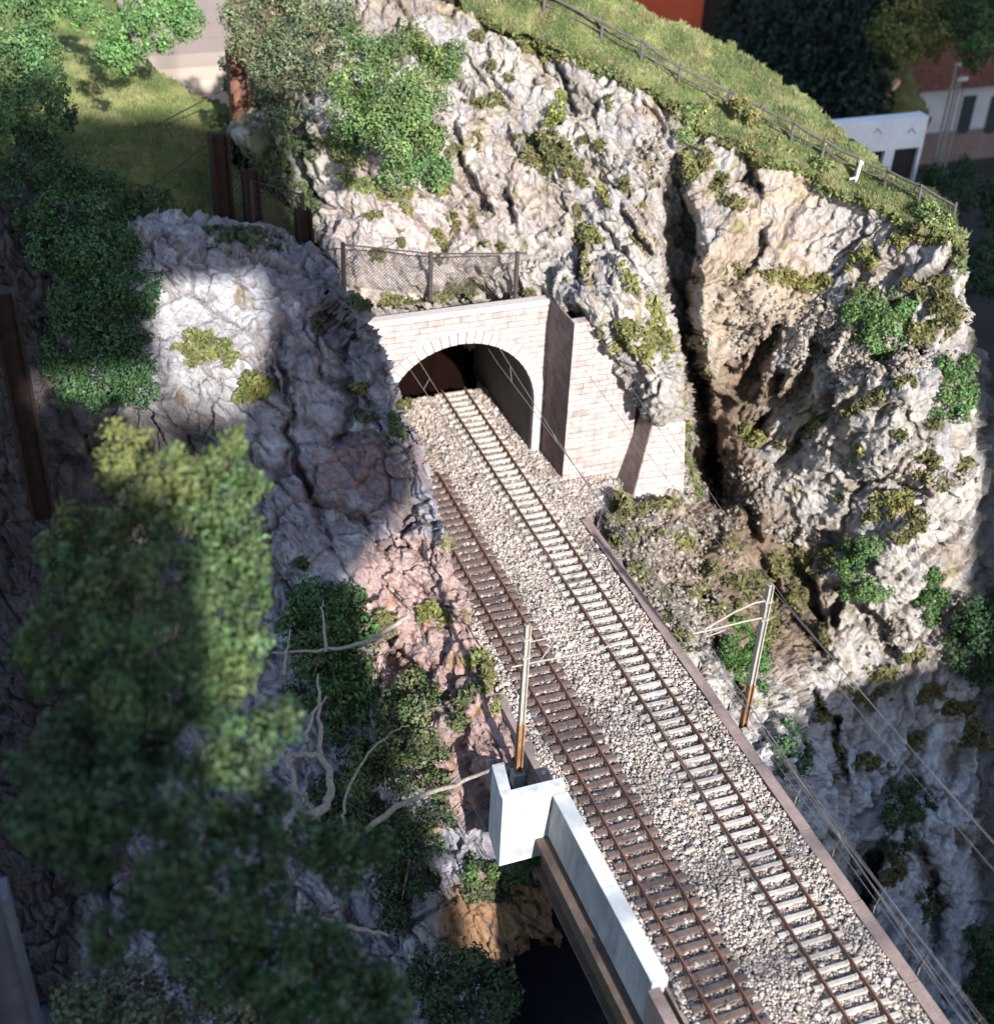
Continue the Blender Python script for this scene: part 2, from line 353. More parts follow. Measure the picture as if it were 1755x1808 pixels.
STR2 = np.array([[-.62, .1, -.78], [.78, .0, -.62], [0, 1, 0.1]])
CRK = {}
def rock_disp(a=1., fine=1., strat=STR, s0=0, split=None, terr=1.):
    def f(V, px, py, N):
        q = V @ strat.T
        if split is not None:
            m = (px > split+12*fbm(np.stack([px, py, px*0], 1)/60., 2, 88))[:, None]; q = np.where(m, V @ STR2.T+17., q)
        q = q+np.stack([fbm(V*.5, 3, 70), fbm(V*.5+5, 3, 71), fbm(V*.5+9, 3, 72)], 1)*.45
        sc = np.array([.27, 1.05, 1.])
        f1, e1 = facets(q*sc*.22, 100+s0, 1.1); f2, e2 = facets(q*sc*.62+3, 110+s0, 1.2); f3, e3 = facets(q*sc*1.7+7, 120+s0, 1.2)
        amp = np.clip(.8+.8*gnoise(V*.15, 77), .3, 1.5)
        o = a*(.42*f1+.28*f2)+fine*amp*.19*f3
        # bedding: saw-toothed steps across the strata, with a sharp drop on one side
        def saw(t, w_): t = t-np.floor(t); return np.where(t < 1-w_, t/(1-w_), (1-t)/w_)
        t1 = q[:, 1]*.62+.55*f1+.5*gnoise(q*np.array([.08, .5, .5]), 160); t2 = q[:, 1]*1.75+.5*f2+.6*gnoise(q*np.array([.2, .8, .8]), 161); t3 = q[:, 1]*4.1+.6*f3+.5*gnoise(q*np.array([.4, 1.5, 1.5]), 162)
        m1 = sstep(gnoise(V*.22, 163), -.35, .3); m2 = sstep(gnoise(V*.4, 164), -.35, .3)
        o += terr*(.55*m1*(saw(t1, .16)-.5)+.24*m2*(saw(t2, .2)-.5)+.09*(saw(t3, .25)-.5))
        u = q[:, 0]*.9+.7*f2; o += terr*.16*(saw(u, .2)-.5)*sstep(gnoise(V*.5, 165), -.1, .4)
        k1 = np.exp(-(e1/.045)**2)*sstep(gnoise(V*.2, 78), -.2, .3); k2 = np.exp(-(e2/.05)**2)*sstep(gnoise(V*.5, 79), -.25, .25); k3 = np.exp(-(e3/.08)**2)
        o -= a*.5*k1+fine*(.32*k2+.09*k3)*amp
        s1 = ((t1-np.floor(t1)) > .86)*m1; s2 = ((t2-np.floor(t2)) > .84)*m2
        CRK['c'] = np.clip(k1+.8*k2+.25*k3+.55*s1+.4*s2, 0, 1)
        return o+fine*.03*fbm(V*5., 3, 150)
    return f
def mixc(a, b, m): return a*(1-m[:, None])+np.array(b)*m[:, None]
def sstep(x, a, b): t = np.clip((x-a)/(b-a), 0, 1); return t*t*(3-2*t)

# ---- colour spots (rock pigment; crack shade and bluish gorge shade painted in too) for the right cliff
def paintA(V, px, py, N, h):
    n1 = fbm(V*.25, 4, 200); n2 = fbm(V*1.3, 4, 210); n3 = fbm(V*.6+4, 3, 220)
    c = np.tile(np.array([.40, .375, .355]), (len(V), 1))
    c = mixc(c, (.33, .325, .34), sstep(n1, -.1, .5)); c = mixc(c, (.50, .465, .43), sstep(n3, 0, .5)*.8)
    och = np.clip(gauss(px, py, 1340, 600, 130, 260)+gauss(px, py, 1250, 950, 120, 130)*.8+gauss(px, py, 1330, 480, 90, 80)+gauss(px, py, 1400, 330, 90, 60)*.6+gauss(px, py, 1300, 1050, 140, 120)*.8+gauss(px, py, 1160, 230, 40, 90)*.6, 0, 1)
    c = mixc(c, (.39, .30, .215), sstep(och+n2*.45+n3*.3, .35, .95)*.75)
    br = np.clip(gauss(px, py, 1280, 780, 60, 150)+gauss(px, py, 1360, 1100, 140, 110)+gauss(px, py, 1330, 960, 120, 80)*.9+gauss(px, py, 1370, 680, 80, 80)*.6, 0, 1); br2 = np.clip(gauss(px, py, 1160, 980, 110, 110), 0, 1); c = mixc(c, (.20, .155, .12), sstep(br2+n2*.3, .3, .7)*.85); c = mixc(c, (.14, .095, .065), sstep(br+n2*.3, .3, .75)*.9)
    stn = sstep(n1+.7*n3, .15, .55); c = mixc(c, (.31, .235, .165), stn*.55)
    pk = gauss(px, py, 720, 400, 230, 110)+gauss(px, py, 1500, 420, 160, 80)*.4; c = mixc(c, (.46, .385, .375), np.clip(pk, 0, 1)*.7)
    bl = sstep(py+(px-1500)*.25, 1150, 1400); c = mixc(c, (.50, .53, .60), bl*.95*sstep(n3+n1+.5, -.3, .5))  # bluish gorge shade, lifted and painted into the rock colour
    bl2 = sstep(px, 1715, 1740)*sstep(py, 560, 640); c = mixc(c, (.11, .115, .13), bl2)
    tf = (1-sstep(px, 500, 600))*sstep(n3+.3, -.3, .3); c = mixc(c, (.12, .145, .07), tf*.9)
    rim = np.exp(-((seg_dist(px, py, CREST)[0])/16)**2); c = mixc(c, (.50, .43, .32), rim*.8)
    mo = sstep(n2+.6*n3+.5*np.clip(N[:, 2]-.3, 0, 1), .62, .9)*.75*(1-bl*.5); c = mixc(c, (.15, .145, .06), mo*sstep(px, 620, 760)*(1-.7*bl))
    c = c*(1+.16*n2[:, None]); ds = sstep(-h, .25, .8); c = mixc(c, (.15, .115, .09), ds*.3); c = mixc(c, (.12, .09, .065), CRK['c']*.62)  # brown wash in hollows and cracks: crevice shade painted in
    st = np.exp(-(np.abs(fbm((V @ STR.T)*np.array([.12, 1.1, .9]), 3, 230))/.06)**2); c = mixc(c, (.20, .165, .14), st*.45)
    return np.clip(c, .01, .9)
CREST = [(770, -20), (815, 12), (880, 35), (930, 60), (985, 75), (1010, 90), (1080, 115), (1150, 150), (1185, 185), (1230, 215), (1300, 255), (1370, 285), (1420, 300), (1490, 335), (1570, 365), (1620, 395), (1690, 425)]
polyA = [(400, 236), (425, 150), (480, 60), (560, -60)]+CREST[:1]+CREST[1:]+[(1712, 480), (1706, 540), (1728, 590), (1745, 640), (1830, 700), (1830, 1920), (560, 1920), (560, 900), (560, 440), (540, 385), (475, 330), (445, 290)]
ctrlA = [(400, 240, 'z', 15), (430, 150, 'z', 16), (450, 60, 'z', 17), (480, 300, 'z', 13.5), (540, 380, 'z', 12), (560, -60, 'Y', 88), (560, 200, 'Y', 74),
 (560, 540, 'Y', 67), (600, 522, 'Y', 66.3), (760, 522, 'Y', 66), (905, 520, 'Y', 65.6), (985, 518, 'Y', 63.2), (600, 440, 'Y', 68.2), (760, 430, 'Y', 68.8), (905, 430, 'Y', 67.6),
 (650, 300, 'Y', 71), (820, 300, 'Y', 71.5), (700, 100, 'Y', 78), (820, 20, 'Y', 80), (820, 150, 'Y', 76), (1000, 450, 'Y', 65.2), (1000, 300, 'Y', 69), (1000, 100, 'Y', 74), (1060, 520, 'Y', 60.2), (1020, 530, 'Y', 60.4),
 (1150, 160, 'Y', 70), (1150, 300, 'Y', 66), (1150, 450, 'Y', 62.2), (1105, 590, 'Y', 58.6), (1150, 560, 'Y', 58.9), (1150, 640, 'Y', 57.6), (1160, 715, 'Y', 56.6), (1195, 650, 'Y', 57.4), (1195, 730, 'Y', 56.8), (1060, 620, 'Y', 61.6), (1085, 690, 'Y', 61.6), (1150, 775, 'Y', 60.8), (1200, 280, 'Y', 66), (1300, 260, 'Y', 65), (1400, 320, 'Y', 62.5), (1550, 395, 'Y', 58.5), (1690, 425, 'Y', 54),
 (1250, 420, 'Y', 62), (1300, 500, 'Y', 60), (1400, 500, 'Y', 60), (1400, 600, 'Y', 58), (1550, 550, 'Y', 55.5), (1700, 560, 'Y', 52), (1740, 640, 'Y', 53), (1240, 600, 'Y', 60.5), (1250, 700, 'Y', 60), (1350, 720, 'Y', 58.5), (1500, 700, 'Y', 53.2), (1500, 800, 'Y', 52.5), (1650, 700, 'Y', 49.5), (1700, 850, 'Y', 48.5),
 (1270, 860, 'Y', 58.3), (1350, 880, 'Y', 56.5), (1210, 880, 'Y', 56.5), (1075, 875, 'Y', 57.4), (1120, 960, 'Y', 53.4), (1060, 950, 'Y', 54.0), (1160, 1085, 'Y', 48.9), (1250, 1050, 'Y', 50.8), (1255, 1225, 'Y', 43.9), (1300, 1000, 'Y', 54), (1340, 1150, 'Y', 48.5),
 (1450, 950, 'Y', 54), (1450, 1100, 'Y', 51), (1550, 1000, 'Y', 49.5), (1650, 1080, 'Y', 48), (1740, 900, 'Y', 48.5), (1755, 1100, 'Y', 47), (1380, 1400, 'z', -7), (1450, 1300, 'z', -10), (1600, 1250, 'z', -11), (1740, 1250, 'z', -12), (1500, 1450, 'z', -15), (1560, 1600, 'z', -19), (1600, 1480, 'z', -15), (1700, 1480, 'z', -17), (1800, 1400, 'z', -16), (1700, 1700, 'z', -24), (1800, 1900, 'z', -28), (1450, 1700, 'z', -22),
 (1250, 1600, 'z', -20), (1050, 1850, 'z', -20), (1050, 1650, 'z', -20), (950, 1450, 'z', -16), (1300, 1900, 'z', -22), (800, 1600, 'z', -20), (560, 1900, 'z', -22), (560, 1300, 'z', -16), (800, 1200, 'z', -9), (1000, 1300, 'z', -9), (1000, 1150, 'z', -4.5), (560, 900, 'z', -5), (900, 1000, 'z', -4.5), (1000, 1000, 'z', -3.2), (800, 850, 'z', -3.5), (1000, 870, 'z', -3), (900, 740, 'z', -3.3), (650, 650, 'z', 3), (800, 640, 'z', -2.6), (950, 660, 'z', -2.4), (740, 600, 'z', 3), (1000, 740, 'z', -2.4), (1100, 700, 'Y', 61.8), (1100, 800, 'Y', 61.6), (1180, 810, 'Y', 60.5)]
stepsA = [([(1246, 730), (1262, 800), (1272, 910)], 'crack', 3.5, 24), ([(1240, 780), (1262, 840), (1275, 920)], 'crack', 5, 26), ([(1290, 840), (1330, 900), (1340, 960)], 'cleft', 2.5, 14), ([(1180, 960), (1230, 1000), (1260, 1080)], 'cleft', 1.6, 10), ([(1240, 1100), (1290, 1180), (1330, 1240)], 'cleft', 2.2, 14), ([(1380, 960), (1440, 1040), (1450, 1120)], 'cleft', 2.2, 14), ([(1500, 1050), (1560, 1100), (1590, 1180)], 'cleft', 1.6, 10), ([(1390, 640), (1370, 700), (1330, 760)], 'crack', 2.0, 10),
 ([(1470, 600), (1480, 680), (1460, 760)], 'cleft', 1.6, 9), ([(1192, 270), (1212, 370), (1226, 430), (1215, 500), (1212, 580), (1232, 650), (1262, 760), (1275, 900)], 'cleft', 7.5, 24),
 ([(1275, 700), (1320, 660), (1350, 600), (1395, 560)], 'cleft', 2.4, 12), ([(1290, 780), (1350, 740), (1400, 700), (1430, 640), (1450, 560)], 'cleft', 2.6, 14),
 ([(1360, 830), (1400, 780), (1440, 720)], 'cleft', 2., 12), ([(1290, 330), (1330, 300), (1350, 360)], 'cleft', 1.8, 10), ([(1225, 610), (1255, 680), (1300, 720)], 'cleft', 2.2, 10),
 ([(805, 180), (815, 280), (838, 320), (862, 360), (880, 385)], 'cleft', 1.6, 6), ([(888, 320), (900, 350), (915, 410)], 'cleft', 1.4, 6), ([(990, 115), (1005, 165), (1015, 200)], 'cleft', 1.4, 6), ([(810, 90), (850, 140), (855, 160)], 'crack', 1.1, 4), ([(940, 70), (970, 90), (995, 130)], 'cleft', 1., 5),
 ([(1010, 395), (1030, 440), (1025, 480), (1015, 520)], 'cleft', 1.6, 6), ([(1050, 380), (1090, 430), (1130, 500)], 'crack', .9, 4), ([(1095, 350), (1115, 400), (1160, 470)], 'cleft', 1.0, 5), ([(785, 320), (800, 350), (810, 370)], 'crack', .9, 4), ([(1120, 180), (1160, 200), (1170, 240)], 'crack', .8, 4),
 ([(1360, 380), (1335, 470), (1290, 500)], 'cleft', 1.4, 9), ([(1440, 930), (1500, 960), (1560, 1000)], 'cleft', 1.2, 8), ([(1500, 660), (1600, 610), (1640, 620)], 'crack', 1.6, 7), ([(1460, 860), (1600, 865), (1650, 880)], 'crack', .9, 6), ([(1330, 960), (1400, 1080), (1480, 1180)], 'cleft', 2.4, 16), ([(1480, 1020), (1490, 1060), (1470, 1120)], 'cleft', 1.5, 12),
 ([(1560, 1480), (1545, 1560), (1530, 1640)], 'cleft', 7, 16), ([(1600, 1450), (1650, 1560), (1660, 1700)], 'crack', 3, 14), ([(1420, 1210), (1480, 1280), (1500, 1400)], 'cleft', 2.5, 12)]
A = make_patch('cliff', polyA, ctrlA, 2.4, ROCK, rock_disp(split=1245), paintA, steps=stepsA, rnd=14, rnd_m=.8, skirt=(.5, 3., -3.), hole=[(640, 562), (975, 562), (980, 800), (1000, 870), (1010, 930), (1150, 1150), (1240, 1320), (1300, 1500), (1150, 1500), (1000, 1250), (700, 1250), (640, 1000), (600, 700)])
tag(A.o, kind='structure')

# ---- left rock
def paintC(V, px, py, N, h):
    n1 = fbm(V*.3, 4, 300); n2 = fbm(V*1.4, 4, 310); n3 = fbm(V*.7, 3, 320)
    c = np.tile(np.array([.29, .29, .34]), (len(V), 1)); c = mixc(c, (.42, .43, .47), sstep(n1+n2*.4, 0, .6)); c = mixc(c, (.40, .385, .38), np.clip(gauss(px, py, 370, 620, 130, 160), 0, 1)*.85)
    pk = np.clip(gauss(px, py, 760, 1150, 150, 200)+gauss(px, py, 850, 1330, 80, 120)+gauss(px, py, 700, 1000, 90, 60)*.5, 0, 1); c = mixc(c, (.40, .285, .26), sstep(pk+n2*.15, .3, .65))
    c = mixc(c, (.25, .11, .07), sstep(gauss(px, py, 630, 840, 130, 80)+n2*.4+n3*.3, .4, .8)*.8); c = mixc(c, (.30, .135, .07), sstep(gauss(px, py, 760, 1100, 160, 180)*.35+n3, .55, .8)*.6)
    c = mixc(c, (.26, .15, .08), sstep(gauss(px, py, 900, 1630, 130, 90), .15, .5)); c = mixc(c, (.15, .125, .15), gauss(px, py, 600, 500, 90, 70)*.7)
    c = mixc(c, (.10, .12, .05), sstep(n3+n2*.4+.4*np.clip(N[:, 2]-.5, 0, 1), .6, .9)*.6)
    c = mixc(c, (.60, .62, .64), sstep(gauss(px, py, 525, 550, 22, 18)+gauss(px, py, 330, 378, 10, 8)+n2*.3, .55, .75))
    pu = sstep(px, 440, 520)*(1-sstep(py, 960, 1040)); c = mixc(c, (.21, .18, .215), pu*sstep(n1+n3, -.4, .3)*.6); c = mixc(c, (.115, .085, .08), CRK['c']*.6)  # crack darkening here is crevice shade put into the colour
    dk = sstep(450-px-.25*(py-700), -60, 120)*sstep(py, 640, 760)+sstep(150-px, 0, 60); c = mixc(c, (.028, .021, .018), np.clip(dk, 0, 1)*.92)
    return np.clip(c*(1+.18*n2[:, None]), .01, .9)
SIL = [(552, 425), (580, 455), (612, 500), (640, 528), (662, 552), (676, 590), (690, 640), (703, 680), (713, 720), (735, 770), (742, 810), (752, 850), (772, 900), (795, 950), (800, 1010), (822, 1040), (838, 1080), (848, 1140), (862, 1190), (880, 1240), (905, 1330), (908, 1370), (885, 1400), (890, 1520), (960, 1530), (985, 1570), (975, 1620), (990, 1680), (960, 1660), (900, 1690), (860, 1720), (930, 1940)]
polyC = [(-80, 330), (0, 322), (60, 335), (130, 365), (215, 385), (300, 372), (360, 378), (420, 395), (500, 412)]+SIL+[(-80, 1940)]
ctrlC = [(x, y, 'X', xx) for x, y, xx in ((612, 500, -7.2), (662, 552, -6.4), (690, 640, -5.9), (713, 720, -5.5), (742, 810, -5.3), (772, 900, -5.0), (795, 960, -4.85), (822, 1050, -4.85), (848, 1140, -4.95), (880, 1240, -5.0), (903, 1335, -5.4), (890, 1400, -6.0))]+[
 (x, y, 'z', z) for x, y, z in ((-60, 340, 15), (60, 340, 14.5), (200, 390, 13.5), (330, 380, 13.2), (430, 400, 12.6), (540, 420, 12), (100, 450, 13), (300, 470, 12.4), (450, 470, 12.1), (540, 500, 11.4), (600, 560, 10.2), (300, 500, 11.3), (450, 500, 11.3), (480, 600, 9.6), (380, 560, 10.1), (400, 650, 8.7), (300, 680, 8.2), (450, 750, 6.4), (550, 650, 8.6), (620, 680, 8.0), (560, 800, 5.2), (650, 800, 5.6), (500, 900, 3.6), (600, 900, 3.9), (700, 900, 3.9), (690, 980, 2.6), (550, 1050, .2), (700, 1100, .6), (780, 1100, 1.2), (650, 1200, -2.2), (750, 1200, -.9), (820, 1250, -.4), (750, 1350, -3.3), (830, 1400, -3.6), (870, 1500, -7), (800, 1500, -8), (930, 1540, -7.6), (600, 1350, -7), (500, 1250, -6), (500, 1450, -10.5), (620, 1620, -13.5), (700, 1500, -10), (850, 1600, -9.7), (960, 1590, -9.2), (900, 1670, -11), (970, 1650, -10.5), (780, 1650, -12), (300, 900, 2), (300, 1300, -8), (0, 600, 9), (0, 900, 0), (0, 1300, -9), (300, 1700, -15), (0, 1800, -18), (600, 1850, -17), (850, 1850, -16))]
stepsC = [([(640, 560), (610, 640), (630, 720), (600, 800)], 'cleft', 1.3, 8), ([(540, 640), (640, 700), (700, 790)], 'crack', .9, 7), ([(560, 770), (650, 760), (720, 800)], 'cleft', .9, 7), ([(520, 560), (480, 640), (500, 720)], 'cleft', 1.4, 9), ([(600, 900), (680, 930), (760, 1000)], 'crack', .8, 7), ([(700, 1000), (760, 1060), (820, 1080)], 'crack', .7, 6), ([(485, 570), (500, 640), (510, 760), (530, 830), (560, 900), (580, 970)], 'crack', 1.2, 7), ([(300, 470), (390, 482), (455, 490)], 'crack', .0, 5), ([(690, 935), (740, 915), (790, 915)], 'cleft', 1.2, 7), ([(210, 440), (215, 480)], 'crack', .8, 6), ([(660, 1160), (700, 1150), (760, 1200)], 'cleft', 2.0, 14), ([(590, 560), (560, 600), (570, 690)], 'crack', .7, 5), ([(700, 700), (720, 780), (700, 840)], 'crack', .6, 5)]
def disp_C(V, px, py, N):
    flat = gauss(px, py, 380, 560, 90, 75); return rock_disp(.8, .9, s0=40, terr=.9)(V, px, py, N)*(1-.75*np.clip(flat*1.3, 0, 1))
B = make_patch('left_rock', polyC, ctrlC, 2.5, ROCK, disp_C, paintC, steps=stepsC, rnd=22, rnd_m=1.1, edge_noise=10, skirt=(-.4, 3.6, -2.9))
B.o.name = 'rock_outcrop'; tag(B.o, kind='structure')

# ---- meadows
MEAD = mat('meadow_turf', (.8, .8, .8), rough=.9, col2=(1.2, 1.2, 1.1), scale=1.2, vcol=True, bump=.05, bscale=8, spec=.1)
def paintM(V, px, py, N, h):
    n = fbm(V*.5, 4, 400); c = np.tile(np.array([.175, .205, .07]), (len(V), 1)); c = mixc(c, (.245, .25, .10), sstep(n, -.1, .5)); return mixc(c, (.12, .15, .05), sstep(-n, .15, .6))
def soft(V, px, py, N): return .25*fbm(V*.4, 3, 410)+.06*fbm(V*2.5, 2, 420)
polyM = [(790, -60)]+[(x-5, y+13) for x, y in CREST[1:]]+[(1700, 440), (1712, 410), (1690, 378), (1650, 335), (1600, 315), (1560, 285), (1500, 235), (1420, 165), (1380, 130), (1330, 100), (1240, 52), (1160, 22), (1080, -10), (1040, -60)]
ctrlM = [(820, 20, 'Y', 79.9), (1000, 85, 'Y', 74.2), (1150, 150, 'Y', 70.1), (1300, 250, 'Y', 65.1), (1400, 300, 'Y', 62.6), (1550, 365, 'Y', 58.5), (1690, 420, 'Y', 53.7), (1040, -60, 'z', 24.5), (1080, -10, 'z', 22.8), (1240, 52, 'z', 20.4), (1380, 130, 'z', 18.6), (1500, 235, 'z', 17.2), (1650, 335, 'z', 16.2), (1710, 400, 'z', 15.5)]
MW = make_patch('meadow', polyM, ctrlM, 5, MEAD, soft, paintM, edge_noise=11, rnd=14, rnd_m=.9, smooth=True, skirt=(.4, 2, -.8)); tag(MW.o, kind='structure')
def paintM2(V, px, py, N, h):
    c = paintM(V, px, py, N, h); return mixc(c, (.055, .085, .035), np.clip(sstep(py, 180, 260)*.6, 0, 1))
polyE = [(-80, -60), (180, -60), (245, 92), (300, 130), (345, 160), (400, 186), (440, 200), (560, 330), (590, 450), (500, 470), (-80, 470)]
ctrlE = [(-80, -60, 'z', 17.5), (180, -60, 'z', 17.5), (245, 92, 'z', 16), (400, 186, 'z', 14.5), (300, 300, 'z', 13), (560, 430, 'z', 10.8), (430, 430, 'z', 10.8), (0, 400, 'z', 13), (0, 100, 'z', 16.5), (380, 250, 'z', 13.3)]
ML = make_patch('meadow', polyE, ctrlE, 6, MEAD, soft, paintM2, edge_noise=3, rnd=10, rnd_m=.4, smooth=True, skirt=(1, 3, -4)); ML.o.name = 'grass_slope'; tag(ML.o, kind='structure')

# ---- far ground and water
mb = MB(); mb.box((-120, 62, -7), (220, 230, -6)); mb.box((-150, -60, -34), (220, 62, -33)); mb.box((27, 55, -33), (220, 62, -6.5)); g = mb.build('ground', mat('dark_ground', (.03, .026, .024), var=.4, scale=.4)); tag(g, kind='structure')
mb = MB(); mb.v = [(-40, 5, -17.2), (5, 5, -17.2), (5, 50, -17.2), (-40, 50, -17.2)]; mb.f = [(0, 1, 2, 3)]
wm = mat('water', (.01, .014, .02), rough=.12, var=.2, bump=.05, bscale=1.5, spec=.6); g = mb.build('water', wm); tag(g, kind='structure')

# ------------------------------------------------------------------ track bed and bridge deck
mb = MB()
mb.prism([(-5.0, -1.2), (-4.5, -.45), (4.6, -.45), (4.6, -1.2)], 37.35, 71.4); mb.prism([(-4.1, -1.2), (-4.1, -.45), (4.6, -.45), (4.6, -1.2)], 8, 37.35)
mb.box((4.6, 56.4, -1.6), (8.4, 60.05, -.5)); mb.box((4.6, 60.05, -1.2), (5.3, 63.6, -.46))
g = mb.build('track_bed', mat('ballast_base', (.17, .14, .12), col2=(.3, .25, .22), scale=3, bump=.06, bscale=9)); tag(g, kind='structure')
mb = MB(); y = 8.
while y < 56: mb.box((4.70+random.uniform(-.04, .04), y, -1.1), (5.24, min(y+3.97, 56.5), -.22+random.uniform(-.03, .02))); y += 4
g = mb.build('kerb', KERB); tag(g, kind='structure')
mb = MB(); mb.box((-4.78, 36.9, -1.0), (-4.3, 44., -.25)); g = mb.build('kerb', KERB); tag(g, kind='structure')

def stones(n, gen, size, cols_fn, name, label=None):
    pos = gen(n); n = len(pos)
    oc = np.array([(1, 0, 0), (-1, 0, 0), (0, 1, 0), (0, -1, 0), (0, 0, 1), (0, 0, -1)], float)
    tf = np.array([(0, 2, 4), (2, 1, 4), (1, 3, 4), (3, 0, 4), (2, 0, 5), (1, 2, 5), (3, 1, 5), (0, 3, 5)])
    s = size*(.6+.8*RNG.random((n, 1, 1))+1.2*(RNG.random((n, 1, 1)) < .04))*(.7+.6*RNG.random((n, 1, 3))); v = (oc[None]+RNG.normal(size=(n, 6, 3))*.22)*s
    a = RNG.random(n)*6.28; ca, sa = np.cos(a)[:, None], np.sin(a)[:, None]; b = RNG.normal(size=n)*.5; cb, sb = np.cos(b)[:, None], np.sin(b)[:, None]
    x, y_, z = v[..., 0], v[..., 1], v[..., 2]; y2 = y_*cb-z*sb; z2 = y_*sb+z*cb
    v = np.stack([x*ca-y2*sa, x*sa+y2*ca, z2], -1)+pos[:, None]
    Fc = (tf[None]+np.arange(n)[:, None, None]*6).reshape(-1, 3)
    return mesh_obj(name, v.reshape(-1, 3), Fc, GRAVEL, cols=np.repeat(cols_fn(pos), 6, 0))
def gen_bal(n):
    x = RNG.uniform(-4.75, 4.62, n); y = 17+(71.5-17)*RNG.random(n)**1.15; z = -.40+.08*RNG.random(n)+.05*gnoise(np.stack([x, y, x*0], 1)*.8, 3)
    z -= .35*sstep(-x, 4.4, 4.75)
    x = np.where((y < 37.2) & (x < -3.9), RNG.uniform(-3.9, 4.6, n), x)
    m = RNG.random(n) < .045; y = np.where(m, RNG.uniform(56.4, 60, n), y); x = np.where(m, RNG.uniform(4.5, 8.3, n), x); z = np.where(m, -.46, z)
    m = RNG.random(n) < .008; y = np.where(m, RNG.uniform(60, 63.6, n), y); x = np.where(m, RNG.uniform(4.5, 5.25, n), x)
    dt = np.minimum(np.abs(x-2.35), np.abs(x+2.35)); z += .05*sstep(dt, 1.4, 1.8)
    return np.stack([x, y, z], 1)
def col_bal(p):
    n = len(p); b = .17+.31*RNG.random(n); t = RNG.random(n); c = np.stack([b*1.1, b*(.91+.05*t), b*(.78+.13*t)], 1)
    d = sstep(fbm(p*np.array([.25, .25, 0]), 3, 500), .1, .6)[:, None]; c = c*(1-.3*d)
    rd = np.min([np.abs(p[:, 0]-q) for q in (1.6, 3.13, -3.12, -1.58)], 0); k = (np.exp(-(rd/.28)**2)*.55*(.5+.5*RNG.random(n)))[:, None]; c = c*(1-k)+np.array([.13, .075, .05])*k
    w_ = (RNG.random(n) < .05)[:, None]; return np.where(w_, c*.0+.55, c)
g = stones(100000, gen_bal, .072, col_bal, 'ballast'); tag(g, 'pale brown crushed stone ballast between the rails', 'gravel', kind='stuff')

def gen_scree(n):
    out = []
    for (x, y, rx, ry, k) in ((1130, 980, 60, 60, 900), (1210, 1000, 70, 60, 700), (1240, 930, 40, 25, 500), (1200, 1080, 50, 50, 900), (1480, 600, 70, 60, 900), (1560, 630, 70, 30, 700), (1310, 870, 40, 40, 350), (1400, 940, 40, 15, 250), (1270, 860, 50, 30, 400), (1160, 930, 50, 25, 600), (1330, 560, 50, 80, 250), (1570, 1120, 30, 30, 250), (1660, 840, 40, 15, 150), (1150, 270, 20, 50, 90)):
        for _ in range(k):
            u = RNG.normal(size=2)*.6; p, nn = onp(A, x+u[0]*rx, y+u[1]*ry, True); out.append(p+nn*.04+RNG.normal(size=3)*.05)
    return np.array(out)
def col_scree(p):
    n = len(p); b = .08+.24*RNG.random(n)**1.3; return np.stack([b, b*.86, b*.74], 1)
g = stones(0, gen_scree, .12, col_scree, 'scree'); tag(g, 'loose pale scree stones on the rock slope beside the track', 'scree', kind='stuff')

# railway tracks
RP = [(-.065, -.165), (-.065, -.14), (-.018, -.12), (-.018, -.04), (-.038, -.03), (-.038, 0), (.038, 0), (.038, -.03), (.018, -.04), (.018, -.12), (.065, -.14), (.065, -.165)]
def track(x0, y0, y1, m, label, sl_w, sl_len, zt, guard=None):
    t = empty('railway_track', (x0, y0, -.165)); tag(t, label, 'railway track', 'tracks running into the tunnel')
    for s in (-.765, .765):
        b = MB(); n = 14
        for i in range(n):
            ya = y0+(y1-y0)*i/n; yb = y0+(y1-y0)*(i+1)/n-.012; b.prism([(x0+s+px_, z) for px_, z in RP], ya, yb)
        b.build('rail', RAIL, t)
    if guard:
        for s in (-.46, .46):
            b = MB(); b.prism([(x0+s+px_*.7, z-.06) for px_, z in RP], guard[0], guard[1]); b.build('guard_rail', RAIL, t)
    y = y0+.3; k = 0
    while y < y1-.1:
        b = MB(); a = random.uniform(-.015, .015); dx = random.uniform(-.04, .04); L = sl_len/2
        pts = [(x0-L+dx, y-sl_w/2), (x0+L+dx, y-sl_w/2), (x0+L+dx, y+sl_w/2), (x0-L+dx, y+sl_w/2)]; pts = [(px_, py_+a*(px_-x0)) for px_, py_ in pts]
        b.hexa([(*q, -.42) for q in pts]+[(*q, zt+random.uniform(-.008, .008)) for q in pts])
        for s in (-.765, .765):
            for q in (-.12, .12): b.box((x0+s+q-.04, y-.07, zt), (x0+s+q+.04, y+.07, zt+.045))
        b.build('sleeper', m, t); y += .645
    return t
track(2.37, 17.5, 71.6, CONC, 'railway track with pale concrete sleepers running right into the tunnel mouth', .17, 2.5, -.175)
track(-2.35, 17.5, 62.6, WOOD, 'railway track with dark brown wooden sleepers beside the white bridge parapet', .27, 2.6, -.17)

